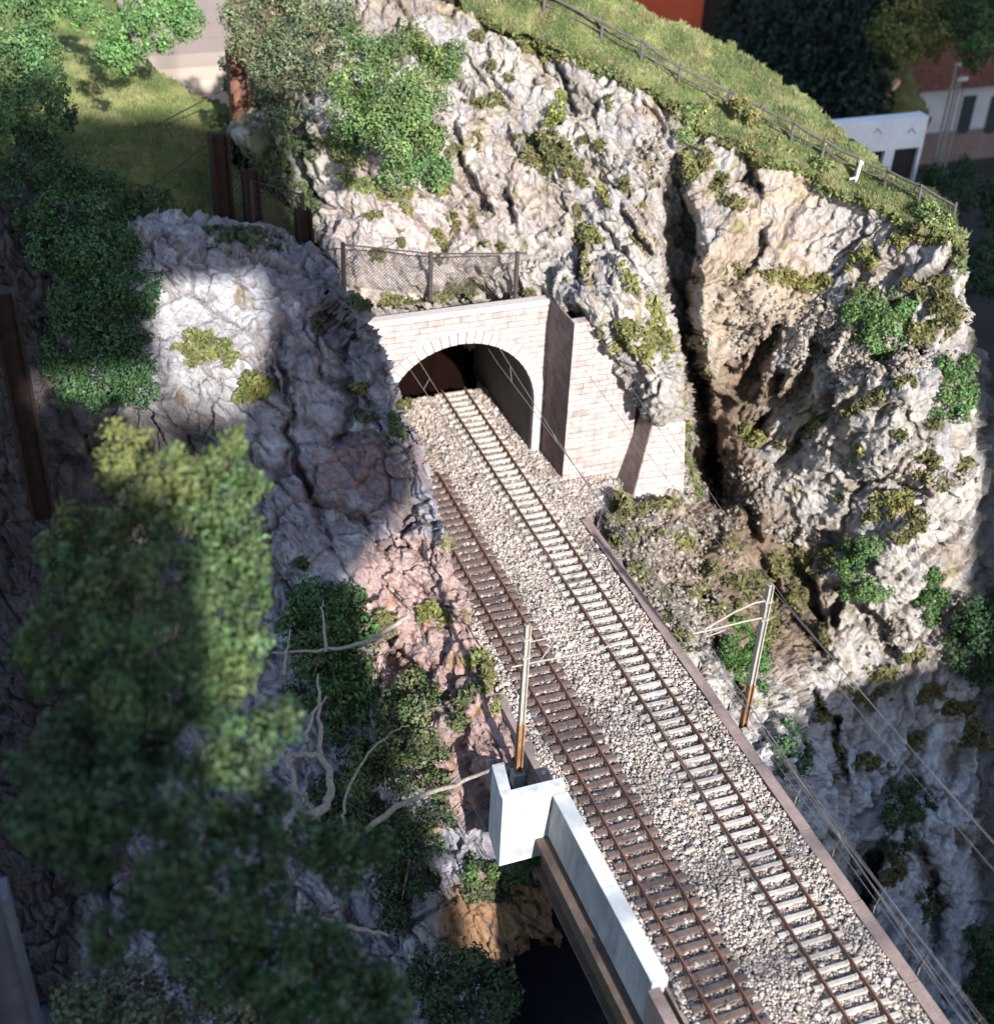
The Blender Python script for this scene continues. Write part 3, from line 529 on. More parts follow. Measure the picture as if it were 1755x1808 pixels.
# bridge: abutment, parapet, girder
ab = empty('bridge_abutment', (-6, 36.7, -6)); tag(ab, 'bright white concrete abutment block at the start of the bridge', 'abutment')
b = MB(); b.box((-7.0, 36.94, -3.75), (-4.16, 37.3, .42)); b.build('front_wall', WHITE, ab)
b = MB(); b.box((-7.02, 36.90, .42), (-4.12, 37.34, .52)); b.build('coping', WHITE, ab)
b = MB(); b.hexa([(-7.0, 37.3, -3.75), (-6.5, 37.3, -3.75), (-6.25, 38.9, -3.75), (-6.8, 38.9, -3.75), (-7.0, 37.3, .5), (-6.5, 37.3, .5), (-6.25, 38.9, .6), (-6.8, 38.9, .6)]); b.build('wing_wall', WHITE, ab)
pa = empty('bridge_parapet', (-4.4, 27, -2.4)); tag(pa, 'long grey concrete parapet beam along the left side of the bridge', 'parapet')
PR = [(-4.78, -2.45), (-4.68, -.02), (-4.02, -.02), (-4.02, -.7), (-4.2, -.75), (-4.36, -.4), (-4.5, -.8), (-4.62, -2.45)]
b = MB(); b.prism(PR, 27.0, 36.9); o = b.build('beam', GREYC, pa)
b = MB(); b.box((-4.70, 27.0, -.02), (-4.0, 31.6, .06)); b.box((-4.71, 31.63, -.02), (-4.01, 36.88, .065)); b.build('coping', COPE, pa)
b = MB(); b.prism([(x, z+(.08 if z > -.1 else 0)) for x, z in PR], 26.92, 27.0); b.build('end_cap', WHITE, pa)
gi = empty('bridge_girder', (-4.9, 20, -4)); tag(gi, 'brown steel bridge girder below the parapet with a dark flange', 'girder')
b = MB(); b.box((-5.35, 12, -2.8), (-4.5, 36.9, -2.55)); b.build('top_flange', GIRD, gi)
b = MB(); b.box((-5.0, 12, -4.4), (-4.9, 36.9, -2.8)); b.build('web', GIRD, gi)
b = MB(); b.box((-5.3, 12, -4.55), (-4.5, 36.9, -4.4)); b.build('bottom_flange', GIRD, gi)
b = MB(); b.box((-4.5, 12, -2.4), (4.4, 39, -1.2)); o = b.build('bridge_deck', GIRD); tag(o, kind='structure')
b = MB(); b.box((-4.85, 12, -2.3), (-4.35, 26.9, -.3)); o = b.build('kerb', KERB); tag(o, kind='structure')

# ------------------------------------------------------------------ tunnel portal
PY_ = 63.6; AR = 4.6; AX = .03; SPR = 3.1
po = empty('tunnel_portal', (0, PY_, -.4)); tag(po, 'pale stone tunnel portal with a round arch over both tracks', 'tunnel portal')
def arch_pts(r, n=32): return [(AX-r, -.6)]+[(AX-r*math.cos(math.pi*i/n), SPR+r*math.sin(math.pi*i/n)) for i in range(n+1)]+[(AX+r, -.6)]
ap = arch_pts(AR+.02); T = 9.45
v = []; f = []
outer = [(-6.3, -.6)]+[(-6.3+(11.9)*i/32, T) for i in range(33)]+[(5.6, -.6)]
for yy in (PY_, PY_+1.):
    v += [(x, yy, z) for x, z in ap]+[(x, yy, z) for x, z in outer]
k = len(ap)
for i in range(k-1): f += [(i, k+i, k+i+1, i+1), (2*k+i, 2*k+i+1, 3*k+i+1, 3*k+i)]
mesh_obj('portal_wall', v, f, STONE, po)
b = MB(); b.prism([(x, z) for x, z in ((-6.4, T), (5.6, T), (5.6, T+.3), (-6.4, T+.3))], PY_-.1, PY_+.5); b.build('coping', RINGS, po)
# voussoir ring, each stone separately gapped inside one mesh
b = MB(); n = 31
for i in range(n):
    a0 = math.pi*i/n+.006; a1 = math.pi*(i+1)/n-.006; ro = AR+.66+random.uniform(-.03, .05)
    pr = [(AX-AR*math.cos(a0), SPR+AR*math.sin(a0)), (AX-ro*math.cos(a0), SPR+ro*math.sin(a0)), (AX-ro*math.cos(a1), SPR+ro*math.sin(a1)), (AX-AR*math.cos(a1), SPR+AR*math.sin(a1))]
    b.prism(pr, PY_-.12-random.uniform(0, .03), PY_+.3)
for s in (-1, 1):
    z = -.6
    while z < SPR-.05:
        hh = .44; x0, x1 = sorted((AX+s*AR, AX+s*(AR+.58+random.uniform(-.05, .06)))); b.box((x0, PY_-.12-random.uniform(0, .03), z), (x1, PY_+.3, min(z+hh-.025, SPR))); z += hh
b.build('arch_ring', RINGS, po)
v = []; f = []
for yy in (PY_+1, 110): v += [(x, yy, z) for x, z in arch_pts(AR)]
for yy in (PY_+.3,): pass
for i in range(k-1): f += [(i, k+i, k+i+1, i+1)]
v0 = [(x, PY_+.29, z) for x, z in arch_pts(AR)]; n0 = len(v); v += v0
for i in range(k-1): f += [(n0+i, i, i+1, n0+i+1)]
mesh_obj('tunnel_lining', v, f, TWALL, po)
b = MB(); b.box((-4.9, 74, -3.5), (4.9, 74.2, 8.2)); b.build('tunnel_dark_panel', BLACK, po)  # near-black sheet standing in for the darkness deep in the tunnel
wwl = empty('retaining_wall', (8, 60.5, -.4)); tag(wwl, 'pale stone block retaining wall right of the tunnel arch', 'retaining wall')
b = MB(); b.hexa([(5.3, 60.1, -2), (9.6, 60.1, -2), (9.6, 61.2, -2), (5.3, 61.2, -2), (5.3, 60.1, 9.9), (9.6, 60.1, 9.9), (9.6, 60.7, 9.9), (5.3, 60.7, 9.9)]); b.build('front_wall', STONE, wwl)
b = MB(); b.box((5.28, 60.103, -2), (5.4, 63.55, 9.85)); b.build('side_wall', STONE_SHADE, wwl)
b = MB(); b.hexa([(8.35, 57.5, -3), (12.0, 57.1, -3), (12.0, 62, -3), (8.45, 60.2, -3), (10.0, 58.6, 3.5), (12.0, 58.4, 3.5), (12.0, 62, 3.5), (10.0, 60.2, 3.5)]); 
b.build('buttress', STONE, wwl)
b = MB(); b.hexa([(8.30, 57.55, -3), (8.34, 57.5, -3), (8.34, 60.08, -3), (8.30, 60.08, -3), (9.95, 58.65, 3.5), (9.99, 58.6, 3.5), (9.99, 60.08, 3.5), (9.95, 60.08, 3.5)]); b.build('buttress_side', STONE_SHADE, wwl)  # thin dark facing: shade of the buttress end put into its colour

# ------------------------------------------------------------------ masts and wires
def mast(x, Y, htop, s, label, arms):
    t = empty('catenary_mast', (x, Y, -.6)); tag(t, label, 'mast', 'overhead line masts')
    b = MB(); b.box((x-.28, Y-.28, -1.6), (x+.28, Y+.28, -.85)); b.build('footing', GREYC, t)
    def hsec(z0, z1, nm, m, sc):
        b = MB(); w_ = .13*sc; b.box((x-w_, Y-w_, z0), (x-w_*.55, Y+w_, z1)); b.box((x+w_*.55, Y-w_, z0), (x+w_, Y+w_, z1)); b.box((x-w_*.55, Y-.02, z0), (x+w_*.55, Y+.02, z1)); b.build(nm, m, t)
    hsec(-.85, 2.1, 'mast_base', RUST, 1.15); hsec(2.1, htop, 'mast_shaft', STEEL, 1.)
    for nm, pts, r in arms:
        b = MB(); b.tube([(px_, Y-.0, z) for px_, z in pts], r, 6); b.build(nm, STEEL, t)
    for zz in (5.95, 6.95):
        b = MB(); b.box((x-.2, Y-.16, zz), (x+.2, Y+.16, zz+.07)); b.build('clamp', STEEL, t)
mast(5.66, 38.67, 7.85, -1, 'overhead line mast rising from the right kerb, rusty orange at its foot', [
 ('bracket_tube', [(5.66, 7.0), (5.0, 7.02), (4.1, 6.75), (2.7, 6.1)], .045), ('bracket_arm', [(5.8, 6.05), (4.6, 6.06), (3.2, 6.0), (2.1, 6.0)], .045), ('registration_arm', [(3.7, 6.0), (3.75, 5.8), (3.2, 5.7), (2.83, 5.65), (2.8, 5.47)], .03)])
mast(-5.28, 39.48, 7.7, 1, 'overhead line mast on the left between pink rock and wooden sleepers', [
 ('bracket_tube', [(-5.25, 6.75), (-3.9, 6.75), (-2.9, 6.75)], .03), ('bracket_arm', [(-5.9, 5.55), (-5.0, 5.55), (-3.4, 5.5), (-1.8, 5.42), (-1.4, 5.6)], .04), ('registration_arm', [(-3.9, 6.75), (-4.6, 5.55)], .025)])
def wire(name, pts, r, label, group, sag=.0):
    b = MB(); out = []
    for a, c in zip(pts[:-1], pts[1:]):
        a, c = Vector(a), Vector(c); n = 8
        for i in range(n): u = i/n; p = a.lerp(c, u); p.z -= sag*4*u*(1-u); out.append(p)
    out.append(Vector(pts[-1])); b.tube(out, r, 4); o = b.build(name, WIRE); tag(o, label, 'wire', group); return o
def catenary(xs, label):
    t = empty('overhead_line', xs[1][0]); tag(t, label, 'overhead line', 'overhead lines above the tracks')
    con, mes = xs
    b = MB(); b.tube(con, .02, 4); b.build('contact_wire', WIRE, t); 
    out = []
    for a, c in zip(mes[:-1], mes[1:]):
        a, c = Vector(a), Vector(c)
        for i in range(8): u = i/8; p = a.lerp(c, u); p.z -= .35*4*u*(1-u); out.append(p)
    out.append(Vector(mes[-1])); b = MB(); b.tube(out, .02, 4); b.build('messenger_wire', WIRE, t)
    def at(pl, y):
        for a, c in zip(pl[:-1], pl[1:]):
            if min(a[1], c[1]) <= y <= max(a[1], c[1]): return Vector(a).lerp(Vector(c), (y-a[1])/(c[1]-a[1]))
    for y in (61.5, 55, 48, 41, 33, 27):
        p = at(con, y); q = at([tuple(o_) for o_ in out], y)
        if p and q: b = MB(); b.tube([p, q], .018, 4); b.build('dropper', WIRE, t)
catenary(([(2.5, 72, 6.2), (2.3, 63.6, 6.0), (2.83, 38.67, 5.47), (1.9, 12, 5.4)], [(2.3, 72, 7.2), (2.2, 63.6, 7.25), (2.1, 38.67, 6.05), (2.3, 12, 6.6)]), 'thin overhead line hung above the concrete sleeper track')
catenary(([(-3.1, 72, 6.9), (-2.94, 63.6, 6.4), (-1.8, 39.48, 5.42), (-2.4, 12, 5.4)], [(-2.9, 72, 7.2), (-2.6, 63.6, 7.2), (-1.4, 39.48, 5.7), (-2.2, 12, 6.6)]), 'thin overhead line hung above the wooden sleeper track')
for pts, lb in (([(6.6, 60.0, 9.2), (5.66, 38.67, 7.75), (6.3, 10, 8.2)], 'upper feeder wire from the mast top to the retaining wall'), ([(6.0, 60.0, 7.1), (5.7, 38.67, 6.9), (6.1, 10, 7.2)], 'second feeder wire carried just below the mast top'), ([(8.0, 60.0, 8.0), (6.9, 38.67, 6.3), (7.6, 10, 6.4)], 'outermost feeder wire hanging over the gorge')):
    wire('feeder_wire', pts, .013, lb, 'feeder wires along the right mast', .25)
# cable railing along the kerb
cr = empty('cable_railing', (5.5, 20, -.3)); tag(cr, 'thin cable railing with short posts beside the right kerb', 'railing')
for z, x in ((.75, 5.75), (.40, 5.68), (.02, 5.6)):
    b = MB(); b.tube([(x, 10, z), (x, 24, z-.03), (x, 38.3, z), (x+.1, 56.5, z)], .013, 4); b.build('cable', WIRE, cr)
for y in np.arange(12, 56, 3.1):
    b = MB(); b.box((5.5, y-.03, -.6), (5.56, y+.03, -.2)); b.tube([(5.55, y, -.25), (5.8, y, .85)], .016, 5); b.build('post', WIRE, cr)
for y in (38.2, 44.5):
    b = MB(); b.box((5.3, y-.1, -.3), (6.2, y+.1, -.24)); b.build('bracket', STEEL, cr)

# ------------------------------------------------------------------ fences
def mesh_fence(name, pts, hgt, label, group=None, cell=.28, wire_r=.012, pr=.09):
    t = empty(name, pts[0]); tag(t, label, 'fence', group)
    for p in pts: b = MB(); b.box((p[0]-pr, p[1]-pr, p[2]-.3), (p[0]+pr, p[1]+pr, p[2]+hgt)); b.build('post', DARKM, t)
    b = MB()
    for a, c in zip(pts[:-1], pts[1:]): b.tube([(a[0], a[1], a[2]+hgt-.08), (c[0], c[1], c[2]+hgt-.08)], .045, 5)
    b.build('top_rail', DARKM, t); b = MB()
    for a, c in zip(pts[:-1], pts[1:]):
        a, c = Vector(a), Vector(c); L = (c-a).length; n = int((L+hgt)/cell)
        for k_ in range(-int(hgt/cell), int(L/cell)+1):
            for s in (1, -1):
                u0 = k_*cell; u1 = u0+hgt*.92; z0, z1 = (.08, hgt*.95) if s > 0 else (hgt*.95, .08)
                t0 = max(0, -u0/(u1-u0)); t1 = min(1, (L-u0)/(u1-u0))
                if t1 <= t0: continue
                p = a.lerp(c, (u0+(u1-u0)*t0)/L); q = a.lerp(c, (u0+(u1-u0)*t1)/L); p.z += z0+(z1-z0)*t0; q.z += z0+(z1-z0)*t1; b.tube([p, q], wire_r, 3)
    b.build('wire_mesh', DARKM, t)
fb = [P(608, 508, Y=65.2), P(760, 522, Y=65.0), P(910, 520, Y=64.8)]
fh = 2.6
mesh_fence('mesh_fence', [tuple(p) for p in fb], fh, 'dark wire mesh fence on the ledge above the tunnel arch', cell=.2, wire_r=.011, pr=.10)
# wooden ranch fence along the cliff top
fp = [(905, -12), (960, 22), (1060, 68), (1130, 112), (1195, 148), (1283, 190), (1340, 222), (1395, 250), (1450, 282), (1508, 312), (1562, 332), (1622, 362), (1682, 392)]
rf = empty('rail_fence', onp(MW, 1283, 190)); tag(rf, 'dark weathered post and rail fence following the cliff top meadow', 'fence')
pts3 = [Vector(onp(MW, x, y)) for x, y in fp]
for i, p in enumerate(pts3):
    b = MB(); b.tube([p+Vector((0, 0, -.3)), p+Vector((random.uniform(-.05, .05), 0, 1.15))], [.10, .08], 6); b.build('post', FWOOD, rf)
for i in range(len(pts3)-1):
    for hz in (1.0, .5):
        a, c = pts3[i], pts3[i+1]; m_ = a.lerp(c, .5); b = MB(); r_ = .085 if hz > .9 else .05
        b.tube([a+Vector((0, 0, hz+random.uniform(-.1, .1))), m_+Vector((0, 0, hz-.05)), c+Vector((0, 0, hz+random.uniform(-.1, .1)))], r_, 6); b.build('rail', FWOOD, rf)
for (x, y, hh, lb) in ((1508, 318, 1.3, 'small pale figure-like post standing against the cliff top fence'), (1451, 276, .8, 'short white marker stake beside the cliff top fence')):
    p = Vector(onp(MW, x, y)); t = empty('marker_post', p); tag(t, lb, 'marker')
    b = MB(); b.tube([p, p+Vector((.05, 0, hh*.5)), p+Vector((.1, 0, hh))], [.07, .12, .08], 7); b.build('stake', CONC, t)
    if hh > 1: b = MB(); b.tube([p+Vector((-.45, 0, hh*.2)), p+Vector((.1, 0, hh*.25))], .07, 6); b.tube([p+Vector((0, 0, hh*.95)), p+Vector((.25, 0, hh*.85))], .1, 6); b.build('crosspiece', CONC, t)

# rusty H beams at the left cutting
def hbeam(px, py0, py1, z, wpx, label, m=BEAM):
    q = P(px, py1, z=z); top = P(px, py0, Y=q[1])[2]; wd = wpx*pxm(q)/2; t = empty('steel_beam', q); tag(t, label, 'steel beam', 'rusty steel beams')
    b = MB(); x, y = q[0], q[1]
    b.box((x-wd, y-.5, z-1.2), (x-wd*.72, y+.5, top)); b.box((x+wd*.72, y-.5, z-1.2), (x+wd, y+.5, top)); b.box((x-wd*.72, y-.08, z-1.2), (x+wd*.72, y+.08, top)); b.build('flanges', m, t)
    return t
hbeam(398, 236, 395, 11.8, 32, 'dark rusty steel beam standing at the deepest end of the mesh cutting')
hbeam(449, 298, 405, 11.9, 28, 'dark rusty steel beam in the middle of the mesh cutting')
hbeam(538, 372, 432, 11.6, 26, 'short rusty steel beam nearest the cliff at the end of the cutting')
RB2 = mat('orange_rust_beam', (.035, .016, .02), rough=.75, col2=(.22, .10, .06), scale=1.6, bump=.03)
hbeam(428, 90, 232, 14.6, 34, 'tall rusty steel beam with orange flakes beside the pine trees', RB2)
hbeam(72, 510, 880, 6.2, 42, 'long dark steel beam half hidden in the shade at the left edge')
hbeam(45, 1560, 1860, -2, 80, 'blurred grey steel column at the bottom left corner', mat('grey_column', (.07, .07, .085), rough=.6, col2=(.15, .15, .17), scale=.6))
for (a, c, za, zc, lb) in (((262, 333), (392, 237), 13, 16.2, 'thin dark guy wire crossing the shaded grass slope'), ((275, 222), (392, 160), 15, 17.5, 'upper thin guy wire running to the tall rusty beam')):
    b = MB(); b.tube([P(*a, z=za), P(*c, z=zc)], .04, 4); o = b.build('guy_wire', DARKM); tag(o, lb, 'wire', 'guy wires on the slope')
mf = [P(400, 392, z=11.8), P(449, 405, z=11.9), P(538, 430, z=11.6)]
mesh_fence('mesh_panel_fence', [tuple(p) for p in mf], 3.0, 'sagging dark wire mesh stretched between the rusty cutting beams', cell=.35, wire_r=.02)

# ------------------------------------------------------------------ vegetation
def leaves(pos, nrm, size, cols, aspect=1.4):
    n = len(pos); a = nrm+RNG.normal(size=(n, 3))*.55; a /= np.linalg.norm(a, axis=1)[:, None]
    r = RNG.normal(size=(n, 3)); u = np.cross(a, r); u /= np.linalg.norm(u, axis=1)[:, None]; v = np.cross(a, u)
    s = (size*(.45+1.1*RNG.random(n)))[:, None]; u = u*s*aspect*.5; v = v*s*.5
    V = np.stack([pos-u, pos-v*.9+u*.1, pos+u, pos+v*.9-u*.1], 1).reshape(-1, 3); Fq = np.arange(4*n).reshape(n, 4)
    return V, Fq, np.repeat(cols, 4, 0)
def crown(blobs, leaf, dens, col, colv, lump=.42, yellow=None):
    """blobs: (x,y,z,r[,rz]); leaves sit on many small lumps spread over each blob"""
    pos = []; nrm = []; cl = []
    for bl in blobs:
        c = np.array(bl[:3]); r = bl[3]; lr = max(r*lump, leaf*1.6); nl = int(max(6, 9*(r/lr)**2*.36)); 
        d = RNG.normal(size=(nl, 3)); d /= np.linalg.norm(d, axis=1)[:, None]; lc = c+d*(r-lr*.6)*(.7+.4*RNG.random((nl, 1)))
        for j in range(nl):
            rr = lr*(.7+.6*RNG.random()); k_ = int(dens*4*math.pi*rr*rr/(leaf*leaf)*.55); 
            e = RNG.normal(size=(k_, 3)); e /= np.linalg.norm(e, axis=1)[:, None]; q = lc[j]+e*rr*(.62+.55*RNG.random((k_, 1))**1.3)
            # keep only leaves not deep inside the blob
            keep = np.linalg.norm(q-c, axis=1) > r*.5; q = q[keep]; e = e[keep]; pos.append(q); nrm.append(e*.7+(q-c)/r*.5)
            tcol = np.array(col)*(1+colv*RNG.normal()*.5)*(1+.10*RNG.normal(size=3)*np.array([1, .4, .7])); cl.append(tcol*(1+.22*RNG.normal(size=(len(q), 1))))
    pos = np.concatenate(pos); nrm = np.concatenate(nrm); cl = np.clip(np.concatenate(cl), .004, .8)
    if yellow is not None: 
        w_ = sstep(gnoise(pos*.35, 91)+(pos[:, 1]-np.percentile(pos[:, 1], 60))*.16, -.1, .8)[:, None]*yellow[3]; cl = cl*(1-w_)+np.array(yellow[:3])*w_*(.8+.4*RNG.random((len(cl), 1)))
    return leaves(pos, nrm, leaf, cl)
def plant(name, blobs_px, label, cat, z=None, patch=None, leaf=.15, dens=1., col=(.06, .12, .03), colv=.35, lift=.6, trunk=None, group=None, lump=.42, bark=None, yellow=None, zs=None, limbs=True):
    bl = []
    for i, b_ in enumerate(blobs_px):
        x, y, r = b_[:3]
        if patch is not None:
            s = onp(patch, x, y); r_m = r*pxm(s); rv = (s-CAM); L = np.linalg.norm(rv); c = CAM+rv*(L-r_m*lift)/L
        else:
            c = P(x, y, z=(b_[3] if len(b_) > 3 else z)); r_m = r*pxm(c)
        bl.append((*c, r_m))
    arr = np.array(bl); cen = arr[:, :3].mean(0)
    if trunk is None:
        base = cen-np.array([0, 0, arr[:, 3].mean()*1.1]); 
        if patch is not None: base = onp(patch, blobs_px[0][0], blobs_px[0][1]+blobs_px[0][2]*.4)-np.array([0, 0, .2])
    else: base = np.array(trunk)
    t = empty(name, base); tag(t, label, cat, group)
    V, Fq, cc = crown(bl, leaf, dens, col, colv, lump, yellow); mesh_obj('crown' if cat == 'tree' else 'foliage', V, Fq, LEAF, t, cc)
    mb_ = MB(); r0 = max(.07, np.ptp(arr[:, 2])*.02+arr[:, 3].mean()*.07); mid = base*.45+cen*.55
    mb_.tube([base, base*.7+mid*.3+RNG.normal(size=3)*r0*.6, mid], [r0, r0*.8, r0*.6], 7)
    if limbs:
        for q in arr[:14]:
            e = q[:3]; m1 = mid*.5+e*.5+np.array([0, 0, -.15*q[3]]); st_ = mid if RNG.random() < .6 else base*.3+mid*.7; mb_.tube([st_, m1, e], [r0*.5, r0*.33, r0*.12], 5)
    mb_.build('trunk' if cat == 'tree' else 'stem', bark or BARK, t, smooth=True)
    return t
G1 = (.075, .15, .032); G2 = (.05, .10, .03); GD = (.028, .06, .028); OL = (.12, .125, .045)
plant('broadleaf_tree', [(640, 30, 52), (700, 20, 55), (770, 45, 50), (650, 95, 48), (720, 100, 58), (785, 100, 36), (625, 150, 42), (690, 165, 52), (750, 160, 46), (610, 200, 38), (670, 215, 44), (735, 225, 42), (700, 265, 34), (760, 245, 30)], 'bright green leafy tree standing above the left end of the cliff', 'tree', z=19.5, leaf=.13, dens=1.05, col=(.10, .16, .052), lump=.5, trunk=P(700, 300, Y=72))
plant('shrub', [(730, 300, 38), (770, 305, 34), (695, 310, 30), (640, 245, 34), (605, 235, 26)], 'bright green shrub spreading at the foot of the tall leafy tree', 'shrub', patch=A, leaf=.14, dens=.9, col=(.095, .165, .06))
plant('pine_tree', [(430, 30, 42), (480, 15, 45), (430, 80, 34), (490, 80, 46), (545, 20, 48), (560, 75, 44), (600, 30, 36), (600, 90, 26), (520, 130, 38), (460, 130, 26), (560, 130, 28)], 'grey green pine tree with pinkish bare trunks behind the rusty beam', 'tree', z=21, leaf=.13, dens=.8, col=(.12, .14, .075), trunk=P(500, 220, z=14.5), bark=mat('pink_bark', (.30, .19, .15), col2=(.42, .29, .24), scale=5))
plant('pine_shrub', [(475, 170, 26), (550, 175, 28), (495, 210, 28), (545, 210, 24), (410, 120, 22), (408, 150, 16)], 'low grey green bush below the pine tree trunks', 'shrub', z=17, leaf=.13, dens=.8, col=(.11, .13, .07), trunk=P(510, 235, z=14))
plant('leafy_tree', [(20, 30, 60), (80, 20, 45), (60, 90, 50), (90, 150, 38), (20, 130, 60), (60, 190, 45), (0, 210, 50)], 'bright green tree crown in the top left corner', 'tree', z=21, leaf=.15, dens=.8, col=(.07, .13, .045), trunk=P(20, 330, z=14))
plant('leafy_tree', [(20, 260, 55), (70, 250, 40), (10, 330, 35), (110, 205, 28), (60, 300, 30)], 'dark shaded shrub under the top left tree crown', 'shrub', z=17, leaf=.14, dens=.8, col=GD, trunk=P(30, 350, z=14)).name = 'shaded_shrub'
plant('branching_tree', [(280, 50, 42), (330, 35, 36), (230, 70, 38), (190, 95, 26), (250, 20, 40), (310, 10, 36), (215, 120, 20), (180, 40, 30), (140, 20, 30)], 'light green branching tree overhanging the sunlit grass slope', 'tree', z=20.5, leaf=.145, dens=.85, col=(.10, .19, .06), trunk=P(170, 90, z=16.5), bark=RB2)
plant('climbing_shrub', [(120, 320, 50), (180, 335, 48), (210, 360, 40), (110, 385, 55), (180, 400, 50), (60, 400, 34), (210, 440, 42), (150, 460, 55), (90, 450, 46), (245, 520, 42), (190, 520, 50), (130, 540, 50), (120, 610, 52), (190, 600, 46), (230, 645, 42), (180, 680, 46), (120, 670, 42), (250, 690, 30), (230, 590, 36)], 'dense dark green shrub climbing down the left rock face', 'shrub', patch=B, leaf=.13, dens=.85, col=(.038, .085, .032), lift=1.0)
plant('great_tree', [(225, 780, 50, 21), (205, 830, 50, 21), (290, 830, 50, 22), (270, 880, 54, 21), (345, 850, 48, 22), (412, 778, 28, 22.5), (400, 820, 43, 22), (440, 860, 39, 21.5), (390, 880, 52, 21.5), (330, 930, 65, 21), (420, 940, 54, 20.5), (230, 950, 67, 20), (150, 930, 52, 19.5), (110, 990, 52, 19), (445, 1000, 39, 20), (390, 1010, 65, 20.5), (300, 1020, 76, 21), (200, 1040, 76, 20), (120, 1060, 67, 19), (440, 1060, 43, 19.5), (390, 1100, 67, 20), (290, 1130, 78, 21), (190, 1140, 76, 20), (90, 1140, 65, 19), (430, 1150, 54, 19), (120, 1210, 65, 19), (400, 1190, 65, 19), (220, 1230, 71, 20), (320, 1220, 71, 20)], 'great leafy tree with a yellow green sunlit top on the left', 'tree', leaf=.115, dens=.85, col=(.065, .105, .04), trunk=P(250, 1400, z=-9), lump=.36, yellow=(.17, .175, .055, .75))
plant('dark_tree', [(490, 1270, 48, 18), (450, 1320, 67, 18), (350, 1310, 76, 19), (240, 1320, 76, 19), (140, 1310, 71, 19), (70, 1350, 63, 19), (400, 1400, 76, 18), (300, 1410, 76, 19), (200, 1410, 71, 19), (110, 1430, 69, 19), (50, 1450, 46, 19), (470, 1420, 46, 17), (350, 1490, 76, 18), (450, 1500, 64, 17), (170, 1500, 64, 18), (100, 1490, 51, 18), (290, 1550, 69, 18), (380, 1580, 69, 17), (470, 1570, 57, 16)], 'dark green bushy tree filling the shaded lower left', 'tree', leaf=.12, dens=.85, col=(.046, .08, .034), trunk=P(300, 1700, z=-12), lump=.36)
plant('foreground_tree', [(540, 1490, 49, 13), (600, 1480, 47, 13), (650, 1500, 49, 12), (600, 1540, 45, 12), (420, 1660, 67, 14), (500, 1650, 65, 14), (330, 1640, 63, 15), (260, 1600, 49, 15), (570, 1680, 56, 13), (640, 1710, 56, 12.5), (690, 1760, 49, 12), (600, 1760, 63, 13), (500, 1740, 67, 14), (560, 1810, 67, 13), (660, 1820, 67, 12.5), (400, 1730, 56, 14), (190, 1660, 45, 15)], 'mid green leafy tree at the bottom between the dark tree and the gorge', 'tree', leaf=.12, dens=.85, col=(.05, .088, .034), trunk=P(520, 1880, z=-12), lump=.38)
plant('pale_shrub', [(230, 1740, 60, 2), (330, 1760, 60, 2), (420, 1790, 56, 2), (150, 1780, 56, 2), (270, 1820, 60, 2), (480, 1820, 50, 1.5)], 'pale olive shrub along the bottom left edge', 'shrub', leaf=.15, dens=.8, col=(.11, .12, .07), trunk=P(300, 1900, z=-6))
plant('hanging_bush', [(560, 1065, 46), (610, 1070, 40), (530, 1110, 40), (590, 1120, 48), (640, 1110, 30), (520, 1060, 28), (560, 1170, 46), (620, 1165, 42), (540, 1220, 40), (600, 1230, 44), (645, 1215, 34), (640, 1260, 34), (590, 1290, 36)], 'vivid green bush hanging on the rock above the dead branches', 'bush', patch=B, leaf=.15, dens=.9, col=(.05, .10, .032), lift=.9, bark=PALEB)
plant('olive_bush', [(720, 1215, 36), (765, 1230, 32), (690, 1260, 34), (740, 1270, 40), (800, 1270, 24), (700, 1310, 40), (760, 1320, 42), (650, 1320, 36), (720, 1365, 46), (780, 1375, 34), (660, 1380, 44), (620, 1350, 34)], 'olive green bush covering the middle of the pink rock slope', 'bush', patch=B, leaf=.14, dens=.9, col=(.085, .11, .045), lift=.8, bark=PALEB)
plant('shaded_bush', [(790, 1430, 32), (740, 1440, 42), (690, 1450, 42), (640, 1430, 40), (760, 1490, 40), (700, 1510, 44), (740, 1560, 34), (690, 1570, 36), (580, 1400, 34), (600, 1450, 36), (700, 1620, 36)], 'dark olive bush between the abutment and the leafy lower tree', 'bush', patch=B, leaf=.14, dens=.9, col=(.045, .07, .032), lift=.8)
plant('round_bush', [(770, 1700, 40), (830, 1710, 46), (880, 1725, 36), (790, 1760, 48), (860, 1780, 50), (900, 1760, 24), (800, 1830, 50), (740, 1730, 30)], 'rounded dark bush at the bottom beside the shaded water', 'bush', z=-6, leaf=.14, dens=.9, col=(.042, .07, .036), trunk=P(820, 1850, z=-12))
plant('ground_shrub', [(840, 1520, 24), (880, 1530, 22), (920, 1532, 20), (830, 1550, 18), (942, 1525, 14)], 'low green shrub growing at the foot of the white abutment', 'shrub', patch=B, leaf=.11, dens=.9, col=(.07, .13, .04), lift=.3, limbs=False)
